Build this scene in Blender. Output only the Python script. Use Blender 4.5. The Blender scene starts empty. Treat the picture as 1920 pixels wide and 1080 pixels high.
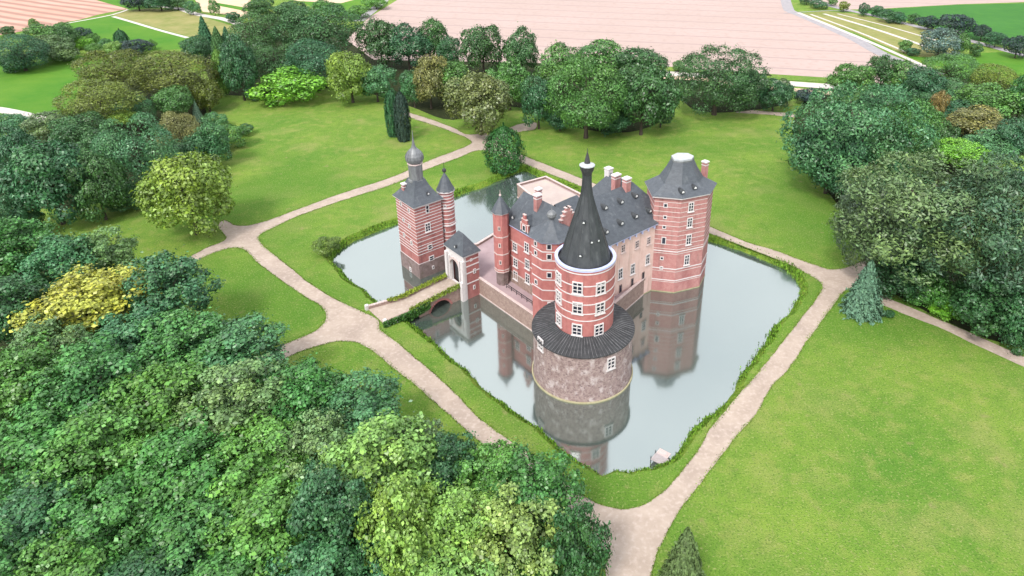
import bpy, math, random
import numpy as np
from mathutils import Vector
from mathutils.geometry import delaunay_2d_cdt
rnd = random.Random(7)
SC = bpy.context.scene
COL = SC.collection
# ---------------------------------------------------------------- camera
CAM_H, PITCH, FPX, PPX, PPY = 75.0, math.radians(23.2), 1286.0, 1040.0, 320.0
cam_d = bpy.data.cameras.new('camera')
cam_d.sensor_fit = 'HORIZONTAL'; cam_d.sensor_width = 36.0
cam_d.lens = FPX * 36.0 / 1920.0
cam_d.shift_x = (960 - PPX) / 1920.0
cam_d.shift_y = (PPY - 540) / 1920.0
cam_d.clip_start = 1.0; cam_d.clip_end = 6000.0
cam = bpy.data.objects.new('camera', cam_d); COL.objects.link(cam)
cam.location = (0, 0, CAM_H); cam.rotation_euler = (math.radians(90) - PITCH, 0, 0)
SC.camera = cam
# ---------------------------------------------------------------- sky, sun, exposure
SUN_EL, SUN_AZ = math.radians(50), math.radians(206)     # azimuth clockwise from +Y
wld = bpy.data.worlds.new('World'); SC.world = wld; wld.use_nodes = True
wn, wl = wld.node_tree.nodes, wld.node_tree.links
wn.clear()
sky = wn.new('ShaderNodeTexSky'); sky.sky_type = 'NISHITA'; sky.sun_disc = False
sky.sun_elevation = SUN_EL; sky.sun_rotation = SUN_AZ
sky.air_density = 1.0; sky.dust_density = 4.0; sky.ozone_density = 1.0
hs = wn.new('ShaderNodeHueSaturation'); hs.inputs['Saturation'].default_value = 0.4
bg = wn.new('ShaderNodeBackground'); bg.inputs['Strength'].default_value = 0.15
wo = wn.new('ShaderNodeOutputWorld')
cm = wn.new('ShaderNodeMix'); cm.data_type = 'RGBA'; cm.inputs[0].default_value = 0.65     # thin even cloud over the blue
cm.inputs[7].default_value = (8.2, 8.5, 8.9, 1)
wtc = wn.new('ShaderNodeTexCoord'); wnz = wn.new('ShaderNodeTexNoise'); wnz.inputs['Scale'].default_value = 2.2; wnz.inputs['Detail'].default_value = 5
wrp = wn.new('ShaderNodeValToRGB'); wrp.color_ramp.elements[0].position = 0.36; wrp.color_ramp.elements[1].position = 0.62
wrp.color_ramp.elements[0].color = (5.6, 6.0, 6.5, 1); wrp.color_ramp.elements[1].color = (8.6, 8.7, 8.9, 1)
wl.new(wtc.outputs['Generated'], wnz.inputs['Vector']); wl.new(wnz.outputs[0], wrp.inputs[0]); wl.new(wrp.outputs[0], cm.inputs[7])
wl.new(sky.outputs[0], hs.inputs['Color']); wl.new(hs.outputs[0], cm.inputs[6]); wl.new(cm.outputs[2], bg.inputs['Color']); wl.new(bg.outputs[0], wo.inputs[0])
sun_d = bpy.data.lights.new('sun', 'SUN'); sun_d.energy = 1.8; sun_d.angle = math.radians(12); sun_d.color = (1.0, 0.96, 0.9)
sun = bpy.data.objects.new('sun', sun_d); COL.objects.link(sun)
sdir = Vector((math.sin(SUN_AZ) * math.cos(SUN_EL), math.cos(SUN_AZ) * math.cos(SUN_EL), math.sin(SUN_EL)))
sun.rotation_euler = sdir.to_track_quat('Z', 'Y').to_euler(); sun.location = (-60, -60, 160)
SC.view_settings.view_transform = 'Standard'; SC.view_settings.look = 'None'
SC.view_settings.exposure = 0.95; SC.view_settings.gamma = 1.0
SC.cycles.max_bounces = 6; SC.cycles.diffuse_bounces = 3; SC.cycles.glossy_bounces = 3; SC.cycles.transmission_bounces = 3
SC.cycles.use_denoising = True

# ---------------------------------------------------------------- measuring helpers (survey from the air)
def G(u, v, z=0.0):
    """ground survey: point at height z seen at photo position u, v"""
    a = PPY - v; x = u - PPX
    y = FPX * math.cos(PITCH) + a * math.sin(PITCH); zz = -FPX * math.sin(PITCH) + a * math.cos(PITCH)
    t = (z - CAM_H) / zz
    return (x * t, y * t, z)
def depth(x, y, z): return y * math.cos(PITCH) - (z - CAM_H) * math.sin(PITCH)
def ray_plane(u, v, p0, n):
    a = PPY - v
    d = Vector((u - PPX, FPX * math.cos(PITCH) + a * math.sin(PITCH), -FPX * math.sin(PITCH) + a * math.cos(PITCH)))
    o = Vector((0, 0, CAM_H)); n = Vector(n)
    t = (Vector(p0) - o).dot(n) / d.dot(n)
    return o + d * t
OX, OY = 4.7, 93.2
AX = (math.cos(math.radians(41)), math.sin(math.radians(41))); BX = (-AX[1], AX[0])
def cx(s, t, z=0.0): return (OX + s * AX[0] + t * BX[0], OY + s * AX[1] + t * BX[1], z)

# ---------------------------------------------------------------- object helpers
def tag(o, label=None, cat=None, group=None, kind=None):
    if label: o['label'] = label
    if cat: o['category'] = cat
    if group: o['group'] = group
    if kind: o['kind'] = kind
    return o
def empty(name, loc, label, cat, group=None):
    o = bpy.data.objects.new(name, None); COL.objects.link(o); o.location = loc
    o.empty_display_size = 0.5
    return tag(o, label, cat, group)
class MB:
    def __init__(s): s.v = []; s.f = []; s.m = []
    def add(s, vs, fs, mi=0):
        b = len(s.v); s.v += [tuple(p) for p in vs]; s.f += [tuple(b + i for i in q) for q in fs]; s.m += [mi] * len(fs)
    def build(s, name, mats, parent=None, smooth=False):
        if not isinstance(mats, (list, tuple)): mats = [mats]
        off = Vector(parent['_w']) if parent is not None and '_w' in parent else (Vector(wloc(parent)) if parent is not None else Vector((0, 0, 0)))
        me = bpy.data.meshes.new(name)
        me.from_pydata([tuple(Vector(p) - off) for p in s.v], [], s.f)
        for m in mats: me.materials.append(m)
        me.polygons.foreach_set('material_index', s.m)
        if smooth: me.polygons.foreach_set('use_smooth', [True] * len(s.f))
        me.update()
        import bmesh
        b = bmesh.new(); b.from_mesh(me); bmesh.ops.recalc_face_normals(b, faces=b.faces); b.to_mesh(me); b.free()
        o = bpy.data.objects.new(name, me); COL.objects.link(o)
        if parent is not None: o.parent = parent
        return o
def wloc(o):
    p = Vector((0, 0, 0))
    while o is not None: p = p + Vector(o.location); o = o.parent
    return p
def prism(mb, poly, z0, z1, mi=0, cap=True, z1s=None):
    n = len(poly)
    vs = [(p[0], p[1], z0) for p in poly] + [(p[0], p[1], (z1s[i] if z1s else z1)) for i, p in enumerate(poly)]
    fs = [(i, (i + 1) % n, n + (i + 1) % n, n + i) for i in range(n)]
    if cap: fs += [tuple(range(n - 1, -1, -1)), tuple(range(n, 2 * n))]
    mb.add(vs, fs, mi)
def offset(poly, d):
    n = len(poly); out = []
    area = sum(poly[i][0] * poly[(i + 1) % n][1] - poly[(i + 1) % n][0] * poly[i][1] for i in range(n))
    sg = 1 if area > 0 else -1
    for i in range(n):
        p0, p1, p2 = Vector(poly[i - 1][:2]), Vector(poly[i][:2]), Vector(poly[(i + 1) % n][:2])
        e1 = (p1 - p0).normalized(); e2 = (p2 - p1).normalized()
        n1 = Vector((e1.y, -e1.x)) * sg; n2 = Vector((e2.y, -e2.x)) * sg
        m = n1 + n2
        k = d / max(0.25, (1 + n1.dot(n2)))
        q = p1 + m * k
        out.append((q.x, q.y))
    return out
def ring(mb, poly, d0, d1, z0, z1, mi=0):
    """a band running round a wall: inner offset d0, outer offset d1"""
    a, b = offset(poly, d0), offset(poly, d1); n = len(poly)
    vs = [(p[0], p[1], z0) for p in a] + [(p[0], p[1], z0) for p in b] + [(p[0], p[1], z1) for p in b] + [(p[0], p[1], z1) for p in a]
    fs = []
    for i in range(n):
        j = (i + 1) % n
        fs += [(i, j, n + j, n + i), (n + i, n + j, 2 * n + j, 2 * n + i), (2 * n + i, 2 * n + j, 3 * n + j, 3 * n + i), (3 * n + i, 3 * n + j, j, i)]
    mb.add(vs, fs, mi)
def circle(c, r, n, a0=0.0): return [(c[0] + r * math.cos(a0 + 2 * math.pi * i / n), c[1] + r * math.sin(a0 + 2 * math.pi * i / n)) for i in range(n)]
def lathe(mb, c, prof, n, a0=0.0, mi=0, caps=True):
    vs = []; fs = []
    for r, z in prof: vs += [(p[0], p[1], z) for p in circle(c, r, n, a0)]
    for k in range(len(prof) - 1):
        for i in range(n):
            j = (i + 1) % n; fs.append((k * n + i, k * n + j, (k + 1) * n + j, (k + 1) * n + i))
    if caps: fs += [tuple(range(n - 1, -1, -1)), tuple((len(prof) - 1) * n + i for i in range(n))]
    mb.add(vs, fs, mi)
def obox(mb, c, ux, uy, uz, mi=0):
    """oriented box, centre c, half-axis vectors"""
    c = Vector(c); ux, uy, uz = Vector(ux), Vector(uy), Vector(uz)
    vs = [c + ux * a + uy * b + uz * d for d in (-1, 1) for a, b in ((-1, -1), (1, -1), (1, 1), (-1, 1))]
    mb.add(vs, [(0, 3, 2, 1), (4, 5, 6, 7), (0, 1, 5, 4), (1, 2, 6, 5), (2, 3, 7, 6), (3, 0, 4, 7)], mi)

# ---------------------------------------------------------------- materials
ALB = 0.70   # overall surface reflectance level
def dim(c): return tuple(ALB * q for q in c)
def mat(name, col, rough=0.8, col2=None, scale=1.0, bump=0.0, bscale=5.0, spec=0.3, contrast=(0.35, 0.65), stretch=None, metallic=0.0, detail=6):
    col = dim(col); col2 = dim(col2) if col2 else None
    m = bpy.data.materials.new(name); m.use_nodes = True
    nt = m.node_tree; N = nt.nodes; L = nt.links; p = N['Principled BSDF']
    p.inputs['Roughness'].default_value = rough; p.inputs['Specular IOR Level'].default_value = spec
    p.inputs['Base Color'].default_value = (*col, 1); p.inputs['Metallic'].default_value = metallic
    tc = N.new('ShaderNodeTexCoord'); vec = tc.outputs['Object']
    if stretch:
        mp = N.new('ShaderNodeMapping'); mp.inputs['Scale'].default_value = stretch; L.new(vec, mp.inputs[0]); vec = mp.outputs[0]
    if col2:
        nz = N.new('ShaderNodeTexNoise'); nz.inputs['Scale'].default_value = scale; nz.inputs['Detail'].default_value = detail; nz.inputs['Roughness'].default_value = 0.65
        L.new(vec, nz.inputs['Vector'])
        rp = N.new('ShaderNodeValToRGB'); rp.color_ramp.elements[0].position = contrast[0]; rp.color_ramp.elements[1].position = contrast[1]
        rp.color_ramp.elements[0].color = (*col, 1); rp.color_ramp.elements[1].color = (*col2, 1)
        L.new(nz.outputs[0], rp.inputs[0]); L.new(rp.outputs[0], p.inputs['Base Color'])
        m['_ramp'] = rp.name
    if bump:
        bz = N.new('ShaderNodeTexNoise'); bz.inputs['Scale'].default_value = bscale; bz.inputs['Detail'].default_value = 5
        L.new(vec, bz.inputs['Vector'])
        bp = N.new('ShaderNodeBump'); bp.inputs['Strength'].default_value = bump; bp.inputs['Distance'].default_value = 0.3
        L.new(bz.outputs[0], bp.inputs['Height']); L.new(bp.outputs[0], p.inputs['Normal'])
    return m
def mixin(m, col, scale, lo, hi, stretch=None, tex='noise', fac=1.0, noise_detail=4):
    """lay a second real colour over a material's base by a procedural mask"""
    nt = m.node_tree; N = nt.nodes; L = nt.links; p = N['Principled BSDF']
    src = p.inputs['Base Color'].links[0].from_socket if p.inputs['Base Color'].links else None
    tc = N.new('ShaderNodeTexCoord'); vec = tc.outputs['Object']
    if stretch:
        mp = N.new('ShaderNodeMapping'); mp.inputs['Scale'].default_value = stretch; L.new(vec, mp.inputs[0]); vec = mp.outputs[0]
    if tex == 'noise':
        t = N.new('ShaderNodeTexNoise'); t.inputs['Scale'].default_value = scale; t.inputs['Detail'].default_value = noise_detail; out = t.outputs[0]
    else:
        t = N.new('ShaderNodeTexVoronoi'); t.inputs['Scale'].default_value = scale; t.feature = 'DISTANCE_TO_EDGE' if tex == 'cells' else 'F1'; out = t.outputs['Distance']
    L.new(vec, t.inputs['Vector'])
    mr = N.new('ShaderNodeMapRange'); mr.inputs[1].default_value = lo; mr.inputs[2].default_value = hi; mr.inputs[3].default_value = 0; mr.inputs[4].default_value = fac
    L.new(out, mr.inputs[0])
    mx = N.new('ShaderNodeMix'); mx.data_type = 'RGBA'
    L.new(mr.outputs[0], mx.inputs[0])
    if src: L.new(src, mx.inputs[6])
    else: mx.inputs[6].default_value = p.inputs['Base Color'].default_value
    mx.inputs[7].default_value = (*dim(col), 1)
    L.new(mx.outputs[2], p.inputs['Base Color'])
    return m
def stripes(m, ang, period, width, col, soft=0.1, wob=0.0, phase=0.0):
    """parallel furrow or tractor lines across a field, direction ang (radians)"""
    nt = m.node_tree; N = nt.nodes; L = nt.links; p = N['Principled BSDF']
    src = p.inputs['Base Color'].links[0].from_socket if p.inputs['Base Color'].links else None
    tc = N.new('ShaderNodeTexCoord')
    dt = N.new('ShaderNodeVectorMath'); dt.operation = 'DOT_PRODUCT'; dt.inputs[1].default_value = (-math.sin(ang), math.cos(ang), 0)
    L.new(tc.outputs['Object'], dt.inputs[0])
    cur = dt.outputs['Value']
    if wob:
        nz = N.new('ShaderNodeTexNoise'); nz.inputs['Scale'].default_value = 0.02; L.new(tc.outputs['Object'], nz.inputs['Vector'])
        ma = N.new('ShaderNodeMath'); ma.operation = 'MULTIPLY_ADD'; ma.inputs[1].default_value = wob; L.new(nz.outputs[0], ma.inputs[0]); L.new(cur, ma.inputs[2]); cur = ma.outputs[0]
    a = N.new('ShaderNodeMath'); a.operation = 'ADD'; a.inputs[1].default_value = phase + 5000 * period; L.new(cur, a.inputs[0])
    mo = N.new('ShaderNodeMath'); mo.operation = 'PINGPONG'; mo.inputs[1].default_value = period / 2; L.new(a.outputs[0], mo.inputs[0])
    mr = N.new('ShaderNodeMapRange'); mr.inputs[1].default_value = width / 2; mr.inputs[2].default_value = width / 2 + soft; mr.inputs[3].default_value = 1; mr.inputs[4].default_value = 0
    L.new(mo.outputs[0], mr.inputs[0])
    mx = N.new('ShaderNodeMix'); mx.data_type = 'RGBA'; L.new(mr.outputs[0], mx.inputs[0])
    if src: L.new(src, mx.inputs[6])
    else: mx.inputs[6].default_value = p.inputs['Base Color'].default_value
    mx.inputs[7].default_value = (*dim(col), 1); L.new(mx.outputs[2], p.inputs['Base Color'])
    return m
M = {}
# grass: yellowish and deeper green patches
g = mat('lawn', (0.118, 0.27, 0.034), 0.9, (0.26, 0.385, 0.060), 0.05, 1.0, 6.0, 0.1, (0.3, 0.7), detail=9)
mixin(g, (0.36, 0.38, 0.11), 0.35, 0.5, 0.72, fac=0.6, noise_detail=8)
mixin(g, (0.075, 0.20, 0.024), 0.5, 0.48, 0.78, fac=0.45, noise_detail=10)
mixin(g, (0.38, 0.38, 0.13), 0.09, 0.54, 0.72, fac=0.55)
mixin(g, (0.10, 0.245, 0.026), 0.022, 0.5, 0.62, fac=0.7, noise_detail=7)
mixin(g, (0.44, 0.45, 0.18), 3.0, 0.55, 0.70, fac=0.65)
mixin(g, (0.040, 0.115, 0.015), 4.0, 0.53, 0.68, fac=0.6)
mixin(g, (0.36, 0.29, 0.15), 0.3, 0.66, 0.76, fac=0.6)
M['grass'] = g
M['bank'] = mixin(mat('bank grass', (0.12, 0.24, 0.025), 0.9, (0.24, 0.32, 0.05), 0.5, 0.6, 4, 0.1), (0.07, 0.15, 0.015), 1.6, 0.45, 0.7, fac=0.7)
M['meadow'] = mixin(mat('meadow', (0.06, 0.21, 0.018), 0.9, (0.13, 0.27, 0.03), 0.03, 0.4, 2, 0.1), (0.10, 0.24, 0.03), 0.4, 0.45, 0.7, fac=0.5)
M['darkmeadow'] = mixin(mat('crop field', (0.045, 0.17, 0.03), 0.9, (0.065, 0.21, 0.04), 0.02, 0.3, 1, 0.1), (0.08, 0.24, 0.03), 0.2, 0.5, 0.7, fac=0.5)
M['stubble'] = mixin(mat('stubble', (0.20, 0.24, 0.06), 0.9, (0.34, 0.31, 0.12), 0.06, 0.3, 1, 0.1), (0.42, 0.38, 0.2), 0.3, 0.5, 0.7, stretch=(1, 4, 1), fac=0.6)
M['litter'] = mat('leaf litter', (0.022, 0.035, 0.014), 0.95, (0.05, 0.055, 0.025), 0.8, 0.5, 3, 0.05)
pth = mat('gravel', (0.43, 0.345, 0.285), 0.95, (0.53, 0.435, 0.365), 0.35, 0.15, 8, 0.1)
mixin(pth, (0.35, 0.28, 0.24), 0.12, 0.5, 0.72, fac=0.6); mixin(pth, (0.62, 0.52, 0.46), 1.7, 0.5, 0.7, fac=0.6)
M['gravel'] = pth
M['track'] = mat('pale track', (0.62, 0.56, 0.52), 0.95, (0.72, 0.66, 0.62), 0.4, 0.1, 4, 0.1)
M['asphalt'] = mat('grey track', (0.34, 0.32, 0.34), 0.95, (0.44, 0.41, 0.42), 0.4, 0.1, 4, 0.1)
M['sand'] = mat('sandy field', (0.66, 0.48, 0.33), 0.95, (0.74, 0.56, 0.42), 0.05, 0.2, 1, 0.1)
# brick
def brick(name, c1, c2, dirt, pale):
    m = mat(name, c1, 0.85, c2, 1.3, 0.35, 9, 0.2, (0.3, 0.7))
    mixin(m, dirt, 0.5, 0.52, 0.75, stretch=(1.2, 1.2, 0.35), fac=0.7)
    mixin(m, pale, 5.0, 0.56, 0.7, stretch=(1, 1, 3.0), fac=0.5)
    return m
M['brick'] = brick('red brick', (0.49, 0.165, 0.16), (0.60, 0.25, 0.225), (0.34, 0.11, 0.11), (0.55, 0.25, 0.2))
M['brickd'] = brick('gate brick', (0.42, 0.15, 0.145), (0.54, 0.24, 0.22), (0.30, 0.10, 0.10), (0.55, 0.3, 0.27))
M['brickp'] = brick('weathered pink brick', (0.47, 0.19, 0.18), (0.60, 0.32, 0.30), (0.34, 0.125, 0.125), (0.66, 0.45, 0.4))
M['pink'] = brick('pale pink brick', (0.84, 0.56, 0.49), (0.92, 0.68, 0.61), (0.72, 0.44, 0.38), (0.98, 0.78, 0.72))
M['stone'] = mat('white stone', (0.72, 0.66, 0.66), 0.7, (0.82, 0.78, 0.78), 2.0, 0.1, 8, 0.3)
M['bandp'] = mat('weathered stone band', (0.60, 0.46, 0.43), 0.8, (0.74, 0.62, 0.6), 2.0, 0.1, 8, 0.3)
M['gutter'] = mat('lavender lead trim', (0.50, 0.54, 0.86), 0.45, (0.66, 0.70, 0.95), 1.0, 0, 5, 0.5)
rb = mat('rubble stone', (0.26, 0.17, 0.165), 0.9, (0.52, 0.40, 0.38), 1.6, 0.6, 6, 0.2, (0.32, 0.68), detail=8)
mixin(rb, (0.72, 0.62, 0.61), 0.9, 0.52, 0.66, stretch=(1, 1, 0.6), fac=0.8); mixin(rb, (0.15, 0.085, 0.1), 2.6, 0.56, 0.66, stretch=(1, 1, 1.8), fac=0.8)
mixin(rb, (0.50, 0.42, 0.36), 3.0, 0.04, 0.0, stretch=(0.7, 0.7, 1.2), tex='cells', fac=0.8)
M['rubble'] = rb
M['wallstone'] = mixin(mat('terrace wall stone', (0.30, 0.20, 0.17), 0.9, (0.44, 0.32, 0.28), 1.4, 0.5, 5, 0.2), (0.5, 0.4, 0.33), 2.2, 0.05, 0.0, stretch=(0.6, 0.6, 1.3), tex='cells', fac=0.7)
M['plinth'] = mixin(mat('plinth stone', (0.20, 0.145, 0.14), 0.9, (0.33, 0.25, 0.24), 1.2, 0.5, 5, 0.2), (0.13, 0.11, 0.08), 0.8, 0.55, 0.7, fac=0.6)
sl = mat('slate', (0.062, 0.073, 0.09), 0.5, (0.11, 0.125, 0.145), 1.2, 0.25, 12, 0.5, (0.3, 0.7), stretch=(1, 1, 2))
mixin(sl, (0.20, 0.215, 0.23), 0.6, 0.6, 0.75, stretch=(1.5, 1.5, 0.3), fac=0.6); mixin(sl, (0.05, 0.055, 0.065), 6, 0.5, 0.7, stretch=(1, 1, 2.5), fac=0.5)
M['slate'] = sl
sd = mat('dark slate', (0.032, 0.036, 0.042), 0.5, (0.06, 0.066, 0.072), 1.0, 0.3, 10, 0.5, stretch=(1.4, 1.4, 0.5))
mixin(sd, (0.11, 0.12, 0.125), 1.3, 0.58, 0.72, stretch=(1.6, 1.6, 0.25), fac=0.6)
M['slated'] = sd
M['drumslate'] = mat('blackened slate', (0.026, 0.027, 0.030), 0.6, (0.055, 0.056, 0.06), 1.5, 0.2, 8, 0.4)
M['seam'] = mat('weathered seam', (0.06, 0.06, 0.064), 0.6, (0.22, 0.22, 0.23), 0.9)
M['lead'] = mixin(mat('lead sheet', (0.13, 0.135, 0.145), 0.45, (0.24, 0.25, 0.26), 1.2, 0.1, 6, 0.6, stretch=(1, 1, .4)), (0.35, 0.36, 0.37), 1.0, 0.6, 0.75, fac=0.5)
M['iron'] = mat('dark iron', (0.035, 0.035, 0.04), 0.5, (0.07, 0.07, 0.075), 3)
M['white'] = mat('white paint', (0.78, 0.78, 0.79), 0.5, (0.84, 0.84, 0.85), 2)
M['wood'] = mat('weathered planks', (0.42, 0.36, 0.36), 0.85, (0.58, 0.52, 0.52), 2.0, 0.3, 8, 0.2, stretch=(1, 5, 1))
gl = mat('window glass', (0.02, 0.024, 0.035), 0.12, (0.03, 0.035, 0.06), 0.6, spec=0.5)
M['glass'] = gl
M['court'] = mixin(mat('courtyard gravel', (0.42, 0.31, 0.33), 0.95, (0.52, 0.40, 0.41), 0.3, 0.15, 6, 0.1), (0.36, 0.26, 0.27), 1.2, 0.5, 0.7, fac=0.5)
M['terrace'] = mixin(mat('pale terrace', (0.50, 0.41, 0.38), 0.95, (0.58, 0.49, 0.45), 0.25, 0.1, 6, 0.1), (0.6, 0.5, 0.36), 0.5, 0.55, 0.72, fac=0.5)
# damp, darker courses near the water and streaks below the eaves of the old walls
for nm, c_ in (('brickp', (0.20, 0.13, 0.11)), ('pink', (0.45, 0.30, 0.24)), ('brickd', (0.17, 0.09, 0.085)), ('brick', (0.24, 0.10, 0.095))):
    mixin(M[nm], c_, 0.9, 0.56, 0.72, stretch=(1, 1, 0.12), fac=0.55, noise_detail=8)
# water: murky pond that mirrors the sky
wm = bpy.data.materials.new('pond water'); wm.use_nodes = True
N, L = wm.node_tree.nodes, wm.node_tree.links; N.clear()
o_ = N.new('ShaderNodeOutputMaterial'); df = N.new('ShaderNodeBsdfDiffuse'); gs = N.new('ShaderNodeBsdfGlossy'); ms = N.new('ShaderNodeMixShader')
gs.inputs['Roughness'].default_value = 0.08; ms.inputs[0].default_value = 0.39
df.inputs['Color'].default_value = (0.15, 0.175, 0.165, 1); gs.inputs['Color'].default_value = (0.86, 0.92, 0.91, 1)
tc = N.new('ShaderNodeTexCoord'); nz = N.new('ShaderNodeTexNoise'); nz.inputs['Scale'].default_value = 0.35; nz.inputs['Detail'].default_value = 6
bp = N.new('ShaderNodeBump'); bp.inputs['Strength'].default_value = 0.05; bp.inputs['Distance'].default_value = 0.1
L.new(tc.outputs['Object'], nz.inputs['Vector']); L.new(nz.outputs[0], bp.inputs['Height']); L.new(bp.outputs[0], gs.inputs['Normal'])
n2 = N.new('ShaderNodeTexNoise'); n2.inputs['Scale'].default_value = 0.07; n2.inputs['Detail'].default_value = 4; L.new(tc.outputs['Object'], n2.inputs['Vector'])
r2 = N.new('ShaderNodeValToRGB'); r2.color_ramp.elements[0].color = (0.040, 0.060, 0.052, 1); r2.color_ramp.elements[1].color = (0.07, 0.092, 0.080, 1); L.new(n2.outputs[0], r2.inputs[0]); L.new(r2.outputs[0], df.inputs['Color'])
L.new(df.outputs[0], ms.inputs[1]); L.new(gs.outputs[0], ms.inputs[2]); L.new(ms.outputs[0], o_.inputs[0])
M['water'] = wm
# leaves: colour from the tree object, with a per-leaf tint
def leafmat(name, rough, transl):
    m = bpy.data.materials.new(name); m.use_nodes = True; N, L = m.node_tree.nodes, m.node_tree.links; p = N['Principled BSDF']; out = N['Material Output']
    oi = N.new('ShaderNodeObjectInfo'); at = N.new('ShaderNodeAttribute'); at.attribute_name = 'tint'
    mr = N.new('ShaderNodeMapRange'); mr.inputs[3].default_value = 0.28; mr.inputs[4].default_value = 1.95; L.new(at.outputs['Fac'], mr.inputs[0])
    vm = N.new('ShaderNodeVectorMath'); vm.operation = 'SCALE'; L.new(oi.outputs['Color'], vm.inputs[0]); L.new(mr.outputs[0], vm.inputs['Scale'])
    # some leaves are yellower
    a2 = N.new('ShaderNodeAttribute'); a2.attribute_name = 'warm'
    mx = N.new('ShaderNodeMix'); mx.data_type = 'RGBA'; mx.blend_type = 'MULTIPLY'; mx.inputs[7].default_value = (1.32, 1.12, 0.75, 1)
    L.new(a2.outputs['Fac'], mx.inputs[0]); L.new(vm.outputs[0], mx.inputs[6])
    L.new(mx.outputs[2], p.inputs['Base Color']); p.inputs['Roughness'].default_value = rough; p.inputs['Specular IOR Level'].default_value = 0.5
    tr = N.new('ShaderNodeBsdfTranslucent'); L.new(mx.outputs[2], tr.inputs['Color'])
    ms = N.new('ShaderNodeMixShader'); ms.inputs[0].default_value = transl
    L.new(p.outputs[0], ms.inputs[1]); L.new(tr.outputs[0], ms.inputs[2]); L.new(ms.outputs[0], out.inputs[0])
    return m
M['leaf'] = leafmat('leaves', 0.42, 0.16)
M['needle'] = leafmat('needles', 0.7, 0.08)
M['bark'] = mat('bark', (0.07, 0.055, 0.045), 0.9, (0.12, 0.1, 0.08), 3, 0.5, 8, 0.1)
M['zinc'] = mat('pale zinc', (0.42, 0.45, 0.47), 0.5, (0.55, 0.57, 0.59), 2.0)
# ================================================================ GROUND
def spline(pts, closed=True, step=1.2):
    n = len(pts); out = []
    rng = range(n) if closed else range(n - 1)
    for i in rng:
        p0 = pts[(i - 1) % n] if closed or i > 0 else pts[i]
        p1 = pts[i]; p2 = pts[(i + 1) % n]; p3 = pts[(i + 2) % n] if closed or i < n - 2 else pts[i + 1]
        d = math.dist(p1, p2); k = max(1, int(d / step))
        for j in range(k):
            t = j / k
            # centripetal-like: chord-limited tangents keep corners tame
            m1 = [(p2[c] - p0[c]) * 0.5 for c in (0, 1)]; m2 = [(p3[c] - p1[c]) * 0.5 for c in (0, 1)]
            l1 = math.hypot(*m1) or 1; l2 = math.hypot(*m2) or 1
            f1 = min(1, d / l1); f2 = min(1, d / l2)
            a = 2 * t ** 3 - 3 * t * t + 1; b = t ** 3 - 2 * t * t + t; c_ = -2 * t ** 3 + 3 * t * t; e = t ** 3 - t * t
            out.append(tuple(a * p1[q] + b * m1[q] * f1 + c_ * p2[q] + e * m2[q] * f2 for q in (0, 1)))
    if not closed: out.append(tuple(pts[-1][:2]))
    return out
def inside(poly, x, y):
    c = False; n = len(poly); j = n - 1
    for i in range(n):
        xi, yi = poly[i][0], poly[i][1]; xj, yj = poly[j][0], poly[j][1]
        if (yi > y) != (yj > y) and x < (xj - xi) * (y - yi) / (yj - yi) + xi: c = not c
        j = i
    return c
def sheet(name, polys, z, m, holes=(), extra=None, kind='structure', parent=None):
    """one flat mesh = union of outlines minus holes"""
    vs = []; es = []
    for p in list(polys) + list(holes):
        b = len(vs); vs += [Vector((q[0], q[1])) for q in p]; es += [(b + i, b + (i + 1) % len(p)) for i in range(len(p))]
    r = delaunay_2d_cdt(vs, es, [], 0, 1e-4)
    mb = MB(); V = [(v.x, v.y, z) for v in r[0]]; F = []
    for f in r[2]:
        a = sum(r[0][i].x for i in f) / len(f); b = sum(r[0][i].y for i in f) / len(f)
        if any(inside(p, a, b) for p in polys) and not any(inside(p, a, b) for p in holes): F.append(tuple(f))
    mb.add(V, F)
    me = bpy.data.meshes.new(name); me.from_pydata(V, [], F); me.materials.append(m); me.update()
    import bmesh
    bm = bmesh.new(); bm.from_mesh(me)
    for f in bm.faces:
        if f.normal.z < 0: f.normal_flip()
    bmesh.ops.delete(bm, geom=[v for v in bm.verts if not v.link_faces], context='VERTS')
    bm.to_mesh(me); bm.free()
    o = bpy.data.objects.new(name, me); COL.objects.link(o)
    if kind: o['kind'] = kind
    return o
def jig(poly, amp, seed=1):
    r = random.Random(seed); n = len(poly); ph = [r.uniform(0, 6.28) for _ in range(6)]
    out = []; s = 0
    for i, p in enumerate(poly):
        q = poly[i - 1]; s += math.dist(p, q)
        k = amp * (0.5 * math.sin(s * 0.7 + ph[0]) + 0.35 * math.sin(s * 1.7 + ph[1]) + 0.3 * math.sin(s * 0.23 + ph[2]) + r.uniform(-0.4, 0.4))
        d = Vector((poly[(i + 1) % n][0] - q[0], poly[(i + 1) % n][1] - q[1])); d = d.normalized() if d.length else Vector((1, 0))
        out.append((p[0] - d.y * k, p[1] + d.x * k))
    return out
WZ = -1.2
moat_px = [(622,487),(640,466),(668,450),(700,436),(745,420),(800,393),(855,368),(909,350),(950,332),(978,321),(992,322),(1017,335),(1083,360),(1160,390),(1240,420),(1318,449),(1375,465),(1430,486),(1468,503),(1492,520),(1503,545),(1487,580),(1468,600),(1446,628),(1433,652),(1410,682),(1393,703),(1375,738),(1352,768),(1333,784),(1308,802),(1285,836),(1262,864),(1235,878),(1205,884),(1180,889),(1152,884),(1130,893),(1100,880),(1070,862),(1040,838),(1005,805),(970,782),(925,748),(880,704),(845,676),(810,645),(778,618),(760,604),(735,592),(700,564),(685,549),(668,541),(652,528),(636,508)]
moat = jig(spline([G(u, v, WZ)[:2] for u, v in moat_px], step=0.8), 0.22, 3)
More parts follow.
